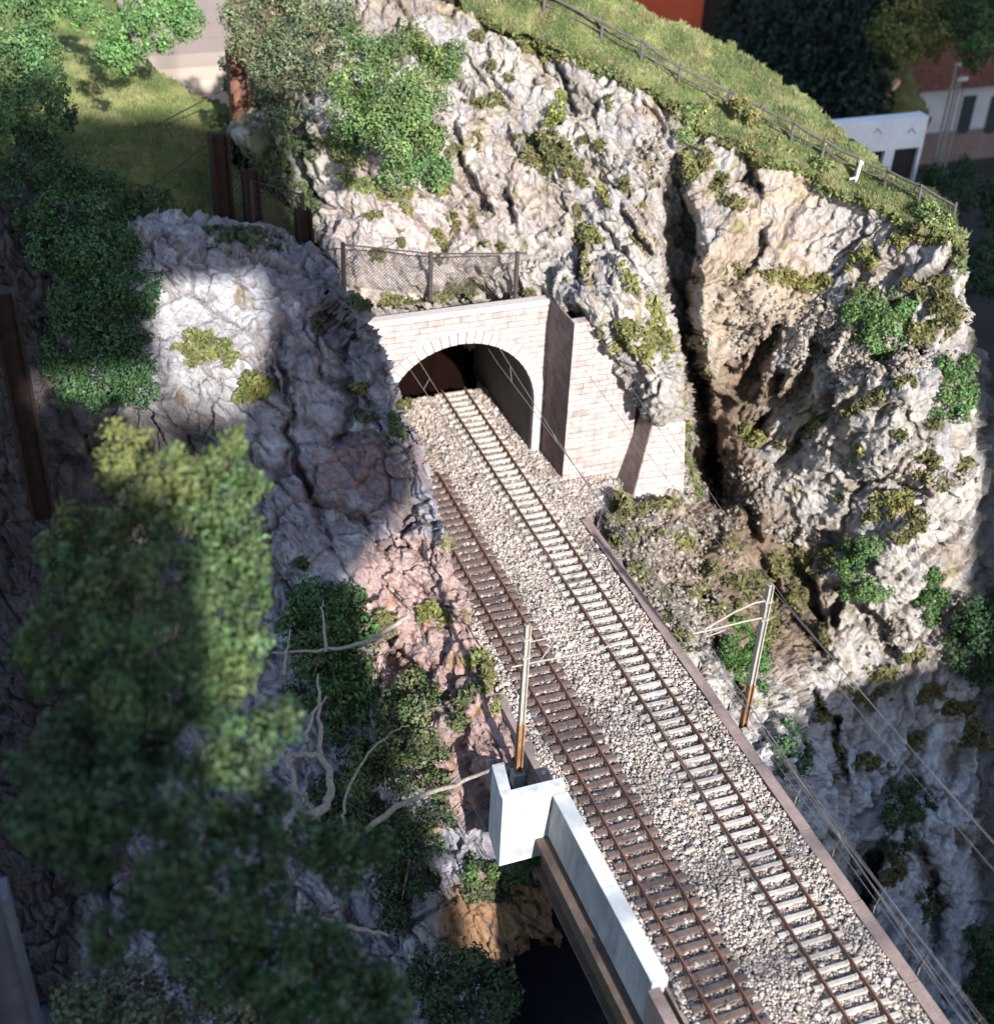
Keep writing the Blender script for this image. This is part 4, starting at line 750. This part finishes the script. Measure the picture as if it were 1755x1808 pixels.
for args in (([(1530, 540, 34), (1575, 535, 34), (1520, 580, 34), (1560, 585, 38), (1600, 570, 26), (1590, 545, 24), (1545, 610, 20)], 'round bright green bush high on the right cliff', (.085, .155, .05)),
             ([(1665, 650, 24), (1700, 650, 26), (1680, 685, 34), (1705, 700, 26), (1672, 715, 26), (1690, 735, 18)], 'bright green bush on the right edge of the cliff', (.075, .145, .045)),
             ([(1505, 965, 26), (1540, 965, 24), (1510, 1000, 28), (1525, 1035, 26), (1555, 1045, 24), (1500, 1045, 18)], 'bright green bush in the middle of the lower cliff', (.075, .145, .045)),
             ([(1640, 1030, 26), (1655, 1065, 30), (1620, 1060, 22), (1650, 1095, 20)], 'darker green bush low on the cliff edge', (.05, .11, .03)),
             ([(1300, 1110, 24), (1285, 1150, 28), (1330, 1140, 30), (1320, 1180, 30), (1290, 1190, 20), (1350, 1170, 20), (1345, 1215, 16)], 'green bush behind the right mast', (.055, .125, .03)),
             ([(1390, 1290, 26), (1370, 1320, 28), (1420, 1320, 26), (1400, 1350, 26), (1375, 1355, 18)], 'dark green bush just right of the kerb below the mast', (.04, .09, .035)),
             ([(1590, 1400, 24), (1620, 1430, 24), (1580, 1440, 24), (1620, 1380, 20), (1600, 1480, 24), (1570, 1500, 18), (1650, 1410, 16)], 'dark shrub on the blue shaded rock of the gorge', (.04, .07, .025)),
             ([(1203, 680, 10), (1203, 715, 12), (1206, 750, 14), (1208, 785, 15), (1212, 815, 16), (1222, 845, 17), (1200, 650, 8), (1232, 870, 14)], 'narrow ivy strip climbing the right end of the retaining wall', (.10, .125, .03)),
             ([(1215, 205, 24), (1245, 225, 20), (1210, 240, 18), (1235, 200, 16)], 'leafy green shrub on the crest at the head of the cleft', (.14, .19, .07)),
             ([(1448, 295, 20), (1462, 318, 18), (1450, 330, 14)], 'small leafy shrub below the cliff top fence', (.14, .19, .07)),
             ([(1640, 375, 22), (1665, 400, 22), (1640, 405, 20)], 'pale green shrub at the right end of the crest', (.15, .2, .075)),
             ([(985, 160, 14), (980, 190, 18), (970, 215, 16), (990, 205, 12)], 'yellow green shrub growing in the upper left crack', (.16, .19, .05))):
    plant('cliff_bush', args[0], args[1], 'bush', patch=A, leaf=.115, dens=.9, col=args[2], lift=.55, group='bushes on the right cliff', limbs=False)
plant('gorge_tree', [(1720, 1080, 40), (1750, 1130, 46), (1700, 1130, 34), (1760, 1060, 36), (1740, 1180, 34), (1690, 1170, 22)], 'dark green tree at the right edge over the gorge', 'tree', patch=A, leaf=.16, dens=.9, col=(.03, .065, .025), lift=.9)
plant('gorge_tree', [(1740, 1660, 34), (1765, 1720, 40), (1750, 1780, 30), (1720, 1740, 20)], 'dark green shrub at the lower right corner of the gorge', 'shrub', patch=A, leaf=.16, dens=.8, col=(.035, .07, .025), lift=.9).name = 'gorge_shrub'

# moss and tufts (ground cover) on both rock faces
def tuft_stuff(name, patch, spots, label, blade, col, per=26.):
    pos = []; nr = []; cl = []; rs = []
    for (x, y, rx, ry, ang, kc) in spots:
        n = int(rx*ry*per/10.); c, s = math.cos(ang), math.sin(ang)
        for _ in range(n):
            r_ = math.sqrt(RNG.random())*(1.12+.2*RNG.normal()); rs.append(r_); a = RNG.random()*6.283; u, v_ = r_*math.cos(a)*rx, r_*math.sin(a)*ry
            p, nn = onp(patch, x+u*c-v_*s, y+u*s+v_*c, True); bulge = .35*math.sqrt(max(0, 1-r_*r_))*min(1, rx*.05)
            nn = nn*.6+np.array([0, -.1, .5]); pos.append(p+nn*bulge*RNG.random()); nr.append(nn); cl.append(np.array(kc)*(.65+.6*RNG.random()))
    pos = np.array(pos); nr = np.array(nr); cl = np.array(cl); rs = np.array(rs)
    k = gnoise(pos*1.3, 95)+.6*gnoise(pos*4., 96) > -.35+rs*rs*.75; pos, nr, cl = pos[k], nr[k], cl[k]; cl *= 1+.35*gnoise(pos*.9, 97)[:, None]*np.array([1., .6, .6])
    V, Fq, cc = leaves(pos, nr*.5, blade, np.clip(np.array(cl), .01, .6), 2.2); o = mesh_obj(name, V, Fq, LEAF, cols=cc)
    tag(o, label, 'moss', kind='stuff'); return o
O1 = (.17, .165, .06); O2 = (.125, .12, .05); O3 = (.20, .20, .065)
spA = [(960, 275, 55, 40, .3, O2), (1010, 290, 25, 40, -.5, O2), (1120, 590, 45, 32, 0, O1), (1150, 620, 30, 24, .5, O1), (1060, 580, 22, 12, 0, O2), (1215, 290, 24, 32, 0, O1), (1240, 280, 18, 26, 0, O2), (1270, 330, 16, 24, .3, O2), (1300, 360, 40, 12, .2, O2), (1320, 200, 50, 16, .5, O1), (1370, 265, 60, 18, .5, O1), (1040, 110, 40, 18, .4, O1), (850, 180, 35, 9, .15, O2), (880, 175, 22, 9, .8, O2), (842, 65, 18, 10, 0, O2), (870, 115, 10, 9, 0, O2), (900, 142, 10, 8, 0, O2),
 (1375, 490, 45, 18, .15, O1), (1430, 500, 45, 22, .1, O1), (1520, 455, 36, 18, -.6, O3), (1540, 470, 20, 12, 0, O3), (1525, 520, 35, 12, -.3, O2), (1640, 510, 50, 25, 0, O2), (1670, 560, 34, 40, .2, O2), (1620, 590, 34, 20, 0, O1), (1640, 425, 60, 12, .1, O1), (1690, 450, 20, 40, 0, (.12, .15, .06)), (1590, 430, 20, 14, 0, O1), (1300, 480, 22, 14, 0, O2), (1150, 560, 14, 40, -.3, O3), (1110, 500, 10, 36, -.4, O3),
 (1220, 620, 16, 24, 0, O2), (1240, 655, 14, 16, 0, O1), (1330, 770, 30, 24, .3, O1), (1430, 750, 20, 26, 0, O1), (1390, 790, 26, 14, 0, O2), (1510, 720, 28, 12, -.4, O2), (1560, 700, 34, 12, -.5, O2), (1600, 680, 24, 10, -.4, O2), (1520, 797, 12, 18, .4, O3), (1590, 765, 12, 8, 0, O2), (1655, 760, 16, 34, .5, O2), (1640, 810, 24, 18, 0, O2), (1625, 840, 18, 14, 0, O1), (1575, 890, 42, 26, 0, O1), (1540, 915, 30, 10, 0, O2), (1560, 850, 26, 8, 0, O2), (1615, 920, 22, 30, .3, O2), (1590, 950, 20, 14, 0, O2), (1660, 850, 12, 14, 0, O2), (1700, 820, 20, 14, 0, O2), (1480, 880, 14, 6, 0, O2),
 (1100, 905, 46, 24, .2, O2), (1170, 890, 50, 14, -.2, O2), (1060, 870, 18, 12, .6, O1), (1095, 880, 20, 16, 0, O2), (1400, 1000, 60, 30, .1, O2), (1320, 1040, 50, 30, .2, O2), (1100, 960, 30, 16, .3, O2), (1150, 940, 40, 16, -.2, O2), (1210, 950, 30, 20, 0, O1), (1130, 1010, 24, 14, .5, O2), (1230, 1050, 30, 18, .3, O2), (1180, 1090, 18, 14, 0, O2), (1290, 960, 24, 18, 0, O2), (1270, 1080, 30, 18, 0, O2), (1400, 1060, 30, 24, .2, O2), (1440, 1130, 24, 24, 0, O2), (1350, 1110, 24, 40, 0, O2), (1460, 980, 30, 20, 0, O2), (1250, 1010, 20, 16, 0, O2), (1170, 1040, 20, 16, .4, O2), (1200, 1130, 20, 30, -.5, O2), (1530, 1230, 46, 20, .2, O2), (1560, 1190, 40, 14, 0, O2), (1620, 1160, 30, 16, 0, O2), (1650, 1230, 34, 20, 0, O2), (1700, 1250, 40, 20, 0, O2), (1480, 1340, 16, 44, 0, O2), (1450, 1260, 20, 24, 0, O2), (1540, 1350, 40, 20, .3, O2), (1640, 1600, 24, 46, .2, (.06, .08, .03)), (1580, 1540, 24, 40, .3, O2), (1620, 1310, 24, 16, -.7, O2), (1730, 1300, 30, 30, .8, O2),
 (650, 378, 14, 12, 0, O2), (672, 378, 12, 10, 0, O2), (705, 415, 10, 10, .3, O2), (795, 378, 14, 12, 0, O2), (832, 382, 12, 16, 0, O2), (805, 400, 8, 14, .5, O2), (780, 420, 22, 8, .9, O1), (723, 372, 8, 24, -.5, O1), (860, 430, 12, 8, 0, O2), (885, 432, 9, 8, 0, O2), (700, 440, 8, 12, 0, O2), (665, 455, 14, 12, 0, O2), (775, 460, 8, 8, 0, O2), (842, 245, 14, 10, 0, O2), (845, 268, 14, 9, 0, O2), (800, 268, 18, 8, 0, O2), (1075, 180, 14, 12, 0, O2), (1060, 260, 14, 14, 0, O2), (1030, 255, 10, 12, 0, O2), (1150, 315, 10, 16, -.3, O2), (1100, 320, 9, 14, 0, O2), (1065, 340, 9, 32, -.7, O1), (1040, 410, 30, 14, .5, O1), (1020, 430, 12, 24, 0, O2), (1035, 460, 12, 10, 0, O2), (1120, 425, 12, 20, -.5, O2), (1030, 485, 10, 20, -.5, O2), (1015, 375, 10, 12, 0, O2), (1130, 360, 9, 7, 0, O2), (800, 515, 60, 9, 0, O2), (700, 520, 70, 7, 0, O2), (930, 515, 26, 7, 0, O2), (650, 325, 26, 10, .3, (.15, .18, .07)), (600, 270, 50, 22, .5, (.15, .18, .07)), (620, 320, 30, 14, .4, (.15, .18, .07)), (530, 260, 40, 20, .5, (.10, .13, .06)), (480, 290, 50, 34, .6, (.08, .11, .05)), (530, 350, 34, 26, .7, (.08, .11, .05)), (770, 340, 24, 10, 0, O1), (700, 345, 40, 8, 0, O1),
 (740, 250, 40, 90, 0, O2), (880, 50, 60, 10, .5, O1), (950, 85, 50, 12, .4, O1), (1090, 140, 50, 12, .4, (.15, .17, .07)), (1160, 170, 30, 10, .5, O1)]
tuft_stuff('moss', A, spA, 'olive green moss tufts scattered over the right cliff', .17, O1, per=22)
spB = [(430, 425, 85, 18, .15, (.07, .09, .05)), (365, 618, 60, 34, .1, (.145, .155, .06)), (340, 600, 36, 20, 0, (.15, .16, .06)), (445, 685, 42, 28, -.2, (.14, .145, .045)), (765, 1085, 30, 20, .1, (.15, .155, .05)), (835, 1160, 24, 12, -.6, (.13, .15, .05)), (880, 1245, 14, 16, 0, (.17, .18, .07)), (650, 735, 30, 12, .1, (.08, .10, .05)), (705, 755, 12, 30, -.4, (.08, .10, .05)), (630, 690, 20, 14, 0, O2), (790, 955, 10, 16, 0, (.17, .16, .09)), (530, 1000, 12, 16, 0, (.05, .07, .03)), (640, 535, 24, 10, .3, (.08, .11, .05)), (860, 1190, 12, 30, .1, O2), (820, 1230, 26, 14, -.4, (.09, .11, .05)), (680, 1100, 18, 26, 0, O2), (260, 350, 60, 20, .1, (.06, .09, .04)), (570, 570, 20, 20, 0, (.07, .08, .04)), (860, 1580, 60, 14, 0, (.07, .08, .04)), (890, 1560, 60, 10, 0, (.08, .1, .04)), (712, 715, 10, 10, 0, O2)]
tuft_stuff('moss', B, spB, 'dull green moss tufts scattered over the left rock', .17, O2, per=30)
tuft_stuff('moss', MW, [(x+random.uniform(-6, 6), y+12+random.uniform(-5, 5), random.uniform(16, 34), random.uniform(5, 10), .5, random.choice([O1, O2, (.15, .18, .06)])) for x, y in [(820, 15), (850, 25), (880, 38), (915, 52), (950, 66), (985, 80), (1020, 95), (1055, 108), (1090, 122), (1125, 140), (1160, 160), (1190, 185), (1225, 210), (1260, 232), (1290, 250), (1325, 265), (1365, 283), (1405, 298), (1445, 315), (1480, 332), (1515, 345), (1550, 357), (1585, 375), (1620, 392), (1655, 408), (1685, 420)]], 'ragged turf fringe hanging over the cliff top rim', .16, O1, per=20)
# grass on the meadows
def grass(patch, n, h, label, cfn):
    oy, ox = np.nonzero(patch.ok); k_ = RNG.integers(0, len(oy), n); fy, fx = RNG.random((n, 1)), RNG.random((n, 1)); V = patch.V
    p = (V[oy[k_], ox[k_]]*(1-fx)+V[oy[k_], ox[k_]+1]*fx)*(1-fy)+(V[oy[k_]+1, ox[k_]]*(1-fx)+V[oy[k_]+1, ox[k_]+1]*fx)*fy
    hh = h*(.5+RNG.random((n, 1)))*(1+.8*np.clip(fbm(p*.8, 2, 440), -.6, 1)[:, None]); a = RNG.random(n)*6.28; d = np.stack([np.cos(a), np.sin(a), a*0], 1)*.035; lean = RNG.normal(size=(n, 3))*.35; lean[:, 2] = 1
    Vv = np.stack([p-d-[0, 0, .05], p+d-[0, 0, .05], p+lean*hh], 1).reshape(-1, 3); c = cfn(p)*(.7+.6*RNG.random((n, 1)))
    w_ = RNG.random((n, 1)) < .012; c = np.where(w_, np.array([.5, .47, .3]), c)
    o = mesh_obj('grass', Vv, np.arange(3*n).reshape(n, 3), LEAF, cols=np.repeat(c, 3, 0)); tag(o, label, 'grass', kind='stuff')
def gc(p):
    n = fbm(p*.5, 3, 400)[:, None]; t = sstep(n, -.3, .5); c = np.array([.125, .165, .065])*(1-t)+np.array([.23, .25, .115])*t
    d = sstep(fbm(p*.9+7, 3, 430)[:, None], .15, .55)*.7; return c*(1-d)+np.array([.25, .215, .11])*d
grass(MW, 100000, .15, 'short sunny grass on the cliff top meadow', gc)
grass(ML, 60000, .17, 'short dark grass on the left slope', lambda p: gc(p)*.75)

# dead branches
def branch(pts, r, label, twigs=()):
    P3 = [P(x, y, z=z) for x, y, z in pts]; t = empty('dead_branch', P3[0]); tag(t, label, 'branch', 'dead branches over the lower left bushes')
    def sm(Q, n=5):
        out = []
        for i in range(len(Q)-1):
            p0, p1, p2, p3 = Q[max(i-1, 0)], Q[i], Q[i+1], Q[min(i+2, len(Q)-1)]
            for u in np.linspace(0, 1, n, endpoint=False): out.append(.5*(2*p1+(p2-p0)*u+(2*p0-5*p1+4*p2-p3)*u*u+(3*p1-p0-3*p2+p3)*u**3)+RNG.normal(size=3)*r*.25)
        return out+[Q[-1]]
    q = sm(P3); b = MB(); b.tube(q, list(np.linspace(r, r*.35, len(q))), 6); b.build('bough', PALEB, t, smooth=True)
    for tw in twigs:
        q = sm([P(x, y, z=z) for x, y, z in tw]); b = MB(); b.tube(q, list(np.linspace(r*.6, r*.2, len(q))), 5); b.build('twig', PALEB, t, smooth=True)
branch([(620, 1492, -4), (700, 1425, -2.5), (790, 1390, -1), (850, 1365, 0), (888, 1350, .6)], .17, 'long pale dead branch reaching up to the white abutment', [[(625, 1490, -4), (605, 1450, -3.5), (615, 1400, -3), (650, 1330, -2), (690, 1295, -1), (722, 1281, -.3)]])
branch([(725, 1085, 3.6), (690, 1108, 3.2), (640, 1135, 2.6), (580, 1148, 2), (480, 1152, 1.5)], .15, 'grey dead branch lying across the vivid green bush', [[(575, 1150, 2), (570, 1090, 2.6), (572, 1060, 3)], [(640, 1135, 2.6), (660, 1132, 2.8), (690, 1118, 3)]])
branch([(500, 1460, -1), (577, 1425, -1), (583, 1370, -.3), (560, 1335, 0), (510, 1328, .4), (500, 1310, .7)], .24, 'thick grey bent dead branch above the blue rock gap', [[(510, 1330, .4), (520, 1385, -.4), (550, 1425, -1.5), (565, 1450, -2)], [(565, 1330, 0), (566, 1250, 1), (562, 1190, 1.6)], [(540, 1310, .2), (550, 1270, .8), (575, 1230, 1.2)]])
branch([(570, 1625, -2), (610, 1635, -2.5), (660, 1645, -3), (688, 1652, -3)], .15, 'short dark dead branch over the shaded blue rock', [])
branch([(500, 1190, 2), (507, 1150, 2), (512, 1110, 2.6)], .09, 'thin upright dead twig at the left edge of the vivid bush', [])

# fallen dark trunk lying in the crack of the left rock
b = MB(); b.tube([P(575, 578, z=10.6), P(605, 560, z=10.7), P(640, 528, z=10.9)], [.16, .13, .06], 6); o = b.build('fallen_trunk', DARKM); tag(o, 'dark fallen trunk resting on the rim of the left rock', 'log')

# ------------------------------------------------------------------ background beyond the cliff
BW = mat('backdrop_red', (.50, .085, .035), rough=.8, var=.1, scale=.2)
def P2(x, y, Y): return P(x, y, Y=Y)
bd = empty('red_backdrop', (30, 128, -6)); tag(bd, 'plain red orange panel showing beyond the cliff top meadow', 'panel')
a = P(1040, 40, Y=128); c = P(1238, 40, Y=128); b = MB(); b.box((a[0], 128, -6), (c[0], 128.5, 45)); b.build('panel', BW, bd)
a = P(1238, 40, Y=131); b = MB(); b.box((a[0]-1.5, 131, -6.5), (a[0]+90, 131.5, 30)); o = b.build('dark_backdrop', mat('dark_board', (.016, .012, .011), var=.3, scale=.5)); tag(o, 'dark board behind the fir trees at the top right', 'panel')
a = P(380, 40, Y=118); b = MB(); b.box((a[0]+.0, 118, -6), (P(830, 40, Y=118)[0], 118.5, 45)); o = b.build('brown_backdrop', mat('brown_board', (.045, .028, .024), var=.25, scale=.3)); tag(o, 'dark brown board behind the pine and leafy trees', 'panel')
rb = empty('slatted_board', (-12, 112, 0)); tag(rb, 'pale slatted board behind the left grass slope, fading light painted up its slats', 'panel')
zb = P(320, 240, Y=112)[2]; zt = P(320, -60, Y=112)[2]; n = 12; xa, xb = P(180, 100, Y=112)[0], P(412, 100, Y=112)[0]
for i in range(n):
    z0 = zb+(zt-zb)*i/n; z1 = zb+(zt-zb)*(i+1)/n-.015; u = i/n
    k_ = max(0., 1-u*2.1); cc = np.array([.16, .135, .13])*(1-k_)+np.array([.62, .52, .42])*k_  # slat colours carry the light falling off towards the top
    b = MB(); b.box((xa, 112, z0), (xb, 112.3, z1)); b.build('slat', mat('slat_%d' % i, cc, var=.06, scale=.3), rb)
# fir wood
FIRC = (.026, .05, .036)
def fir(px, Yb, hpx, z0, label, rx=24, col=FIRC, dens=.8):
    base = P(px, 190, Y=Yb); base[2] = z0; hm = hpx; t = empty('fir_tree', base); tag(t, label, 'tree', 'fir trees beyond the meadow')
    pos = []; nr = []; cl = []
    for k_ in range(34):
        u = k_/34; rr = (1-u)*rx*.09*1.0+.35
        for j in range(int(11*(1-u)+5)):
            a_ = RNG.random()*6.28; m_ = 22; s = RNG.random(m_)
            q = base+np.stack([np.cos(a_)*rr*s, np.sin(a_)*rr*s, hm*u-.45*rr*s*s+RNG.normal(size=m_)*.12], 1)+RNG.normal(size=(m_, 3))*.12; pos.append(q); nr.append(np.tile([math.cos(a_)*.3, math.sin(a_)*.3, .8], (m_, 1))); cl.append(np.tile(np.array(col)*(1+.3*RNG.normal()), (m_, 1)))
    V, Fq, cc = leaves(np.concatenate(pos), np.concatenate(nr), .34, np.clip(np.concatenate(cl), .004, .5)); mesh_obj('crown', V, Fq, LEAF, t, cc)
    b = MB(); b.tube([base-np.array([0, 0, 1]), base+np.array([0, 0, hm*.95])], [.3, .05], 6); b.build('trunk', BARK, t)
for i, (x, Yb, hh, z0, lb) in enumerate(((1285, 118, 30, 2, 'leftmost dark fir tree, next to the red panel'), (1330, 112, 29, 2, 'dark fir tree second from the red panel'), (1375, 108, 27, 1, 'dark fir tree third from the red panel'), (1418, 104, 26, 0, 'dark fir tree in the middle of the fir row'), (1462, 101, 25, -1, 'dark fir tree right of the middle of the fir row'), (1505, 98, 24, -2, 'dark fir tree last but one before the olive bank'), (1532, 103, 24, -2, 'rightmost dark fir tree beside the olive bank'))):
    fir(x, Yb, hh, z0, lb, 30)
plant('autumn_tree', [(1590, 40, 46), (1640, 20, 50), (1600, 90, 34), (1560, 60, 30), (1650, 70, 34)], 'yellow green tree at the top right beside the firs', 'tree', z=14, leaf=.2, dens=.8, col=(.13, .14, .035), trunk=P(1600, 130, z=6))
plant('shadow_tree', [(1700, 40, 46), (1750, 60, 46), (1720, 90, 34), (1690, 0, 50), (1760, 0, 50)], 'dark green tree in the top right corner', 'tree', z=14, leaf=.2, dens=.8, col=(.05, .09, .025), trunk=P(1720, 130, z=6))
# olive bank with orange thing
bank = MB(); q0, q1, q2, q3 = P(1500, 205, z=3), P(1645, 205, z=3), P(1590, 95, z=7), P(1530, 95, z=7)
bp = make_patch('grassy_bank', [(1480, 210), (1520, 150), (1545, 80), (1590, 80), (1625, 150), (1650, 215)], [(1480, 210, 'z', 3), (1650, 215, 'z', 3), (1545, 80, 'z', 8), (1590, 80, 'z', 8), (1565, 150, 'z', 5.6)], 5, MEAD, soft, lambda V, x, y, N, h: np.tile(np.array([.12, .115, .045]), (len(V), 1))*(1+.4*fbm(V*1., 3, 600)[:, None]), edge_noise=4, smooth=True, skirt=(0, 1, -3)); tag(bp.o, kind='structure')
t = empty('orange_digger_arm', onp(bp, 1565, 165)); tag(t, 'small orange bent arm lying on the olive bank', 'machine part')
OR = mat('orange_paint', (.75, .30, .03), rough=.5, var=.15)
h0, h1, h2 = [Vector(onp(bp, *q))+Vector((0, -.3, .5)) for q in ((1550, 185), (1566, 168), (1582, 148))]
b = MB(); b.tube([h0, h1], [.38, .30], 4); b.build('lower_arm', OR, t); b = MB(); b.tube([h1, h2], [.34, .30], 4); b.build('upper_arm', mat('pale_orange', (.75, .42, .2), rough=.6, var=.2), t)
# white garage-like portal building
def quadbox(px0, py0, px1, py1, Y, dep): a = P(px0, py0, Y=Y); c = P(px1, py1, Y=Y); return (min(a[0], c[0]), Y, min(a[2], c[2])), (max(a[0], c[0]), Y+dep, max(a[2], c[2]))
Yg = 88.; tl = P(1462, 200, Y=Yg); tr = P(1640, 205, Y=Yg); zbot = P(1628, 330, Y=Yg)[2]-1; ztop = tr[2]; zh = P(1600, 262, Y=Yg)[2]
gb = empty('white_building', (tl[0], Yg, zbot)); tag(gb, 'pale white building with two dark door openings behind the meadow edge', 'building')
WB = mat('white_render', (.7, .7, .74), rough=.8, col2=(.82, .82, .86), scale=.8)
xl, xr = tl[0], tr[0]; xd = [P(1505, 262, Y=Yg)[0], P(1563, 262, Y=Yg)[0], P(1580, 262, Y=Yg)[0], P(1622, 262, Y=Yg)[0]]
b = MB(); b.box((xl, Yg, zh), (xr, Yg+.6, ztop)); b.box((xl, Yg+.01, zbot), (xd[0], Yg+.6, zh)); b.box((xd[1], Yg+.01, zbot), (xd[2], Yg+.6, zh)); b.box((xd[3], Yg+.01, zbot), (xr, Yg+.6, zh)); b.box((xr-.3, Yg+.6, zbot), (xr, Yg+1.3, ztop-.01)); b.build('wall', WB, gb)
b = MB(); b.box((xl, Yg+.6, ztop-.4), (xr-.31, Yg+1.3, ztop-.05)); b.build('roof', WB, gb)
DK = mat('door_brown', (.035, .025, .024), var=.3)
for i in (0, 2): b = MB(); b.box((xd[i], Yg+.35, zbot), (xd[i+1], Yg+.5, zh)); b.build('door', DK, gb)
for x in (1548, 1608):
    q = P(x, 232, Y=Yg); b = MB(); b.tube([(q[0]-.3, Yg-.03, q[2]-.1), (q[0], Yg-.03, q[2]+.25), (q[0]+.45, Yg-.03, q[2]-.2)], .05, 4); b.build('hook', STEEL, gb)
Ys = 112.; a = P(1600, 150, Y=Ys); c = P(1830, 100, Y=Ys); 
sb = empty('station_building', (a[0], Ys, -6)); tag(sb, 'brownish two tone building with arched dark openings at the right edge', 'building')
zs_ = P(1690, 230, Y=Ys)[2]; b = MB(); b.box((a[0], Ys, -6), (c[0]+10, Ys+8, zs_)); b.build('lower_wall', mat('mauve_plaster', (.12, .085, .085), col2=(.18, .13, .13), scale=.7), sb)
b = MB(); b.box((a[0], Ys+.01, zs_), (c[0]+10, Ys+8, P(1690, 150, Y=Ys)[2])); b.build('upper_wall', mat('pale_plaster', (.36, .37, .42), var=.12, scale=.6), sb)
zr = P(1690, 150, Y=Ys)[2]; b = MB(); b.hexa([(a[0]-1, Ys-1.2, zr), (c[0]+10, Ys-1.2, zr), (c[0]+10, Ys+8, zr), (a[0]-1, Ys+8, zr), (a[0]-1, Ys+2, zr+4), (c[0]+10, Ys+2, zr+4), (c[0]+10, Ys+5, zr+4), (a[0]-1, Ys+5, zr+4)]); b.build('roof', brick_mat('roof_tile', (.14, .055, .035), (.10, .04, .03), (.03, .02, .02), .5, .35), sb)
for x in (1697, 1745):
    q = P(x, 235, Y=Ys); w2 = 13*pxm(q); z1 = P(x, 170, Y=Ys)[2]; z0 = q[2]; pr = [(q[0]-w2, z1), (q[0]-w2, z0+w2*.5), (q[0]-w2*.6, z0), (q[0]+w2*.6, z0), (q[0]+w2, z0+w2*.5), (q[0]+w2, z1)]
    b = MB(); b.prism(pr, Ys-.1, Ys+.05); b.build('window', mat('dark_glass', (.03, .04, .05), rough=.2), sb)
for (x, y0, y1, lb) in ((1655, 140, 290, 'grey lattice mast in front of the brownish building'), (1668, 112, 200, 'slim mast with a white lamp head beside the roof')):
    q = P(x, y1, Y=92); z1 = P(x, y0, Y=92)[2]; t = empty('far_mast', q); tag(t, lb, 'mast'); b = MB(); b.tube([(q[0], 92, q[2]-5), (q[0], 92, z1)], .12, 5); b.tube([(q[0]+.8, 92, q[2]-5), (q[0]+.8, 92, z1-1)], .08, 5); b.build('pole', STEEL, t)
    b = MB(); b.box((q[0]-.1, 91.9, z1-.3), (q[0]+1.0, 92.1, z1)); b.build('head', WHITE, t)
for bl, lb in (([(1660, 320, 34), (1690, 350, 34), (1700, 310, 28), (1670, 370, 26)], 'dark green tree right of the meadow end'), ([(1720, 460, 34), (1750, 500, 30), (1715, 500, 24), (1750, 440, 30)], 'dark green tree below it at the right edge'), ([(1745, 350, 30), (1760, 390, 30)], 'very dark bush at the right edge beside the mauve wall')):
    plant('valley_tree', bl, lb, 'tree', z=4, leaf=.16, dens=.8, col=(.028, .06, .022), group='trees in the far valley')
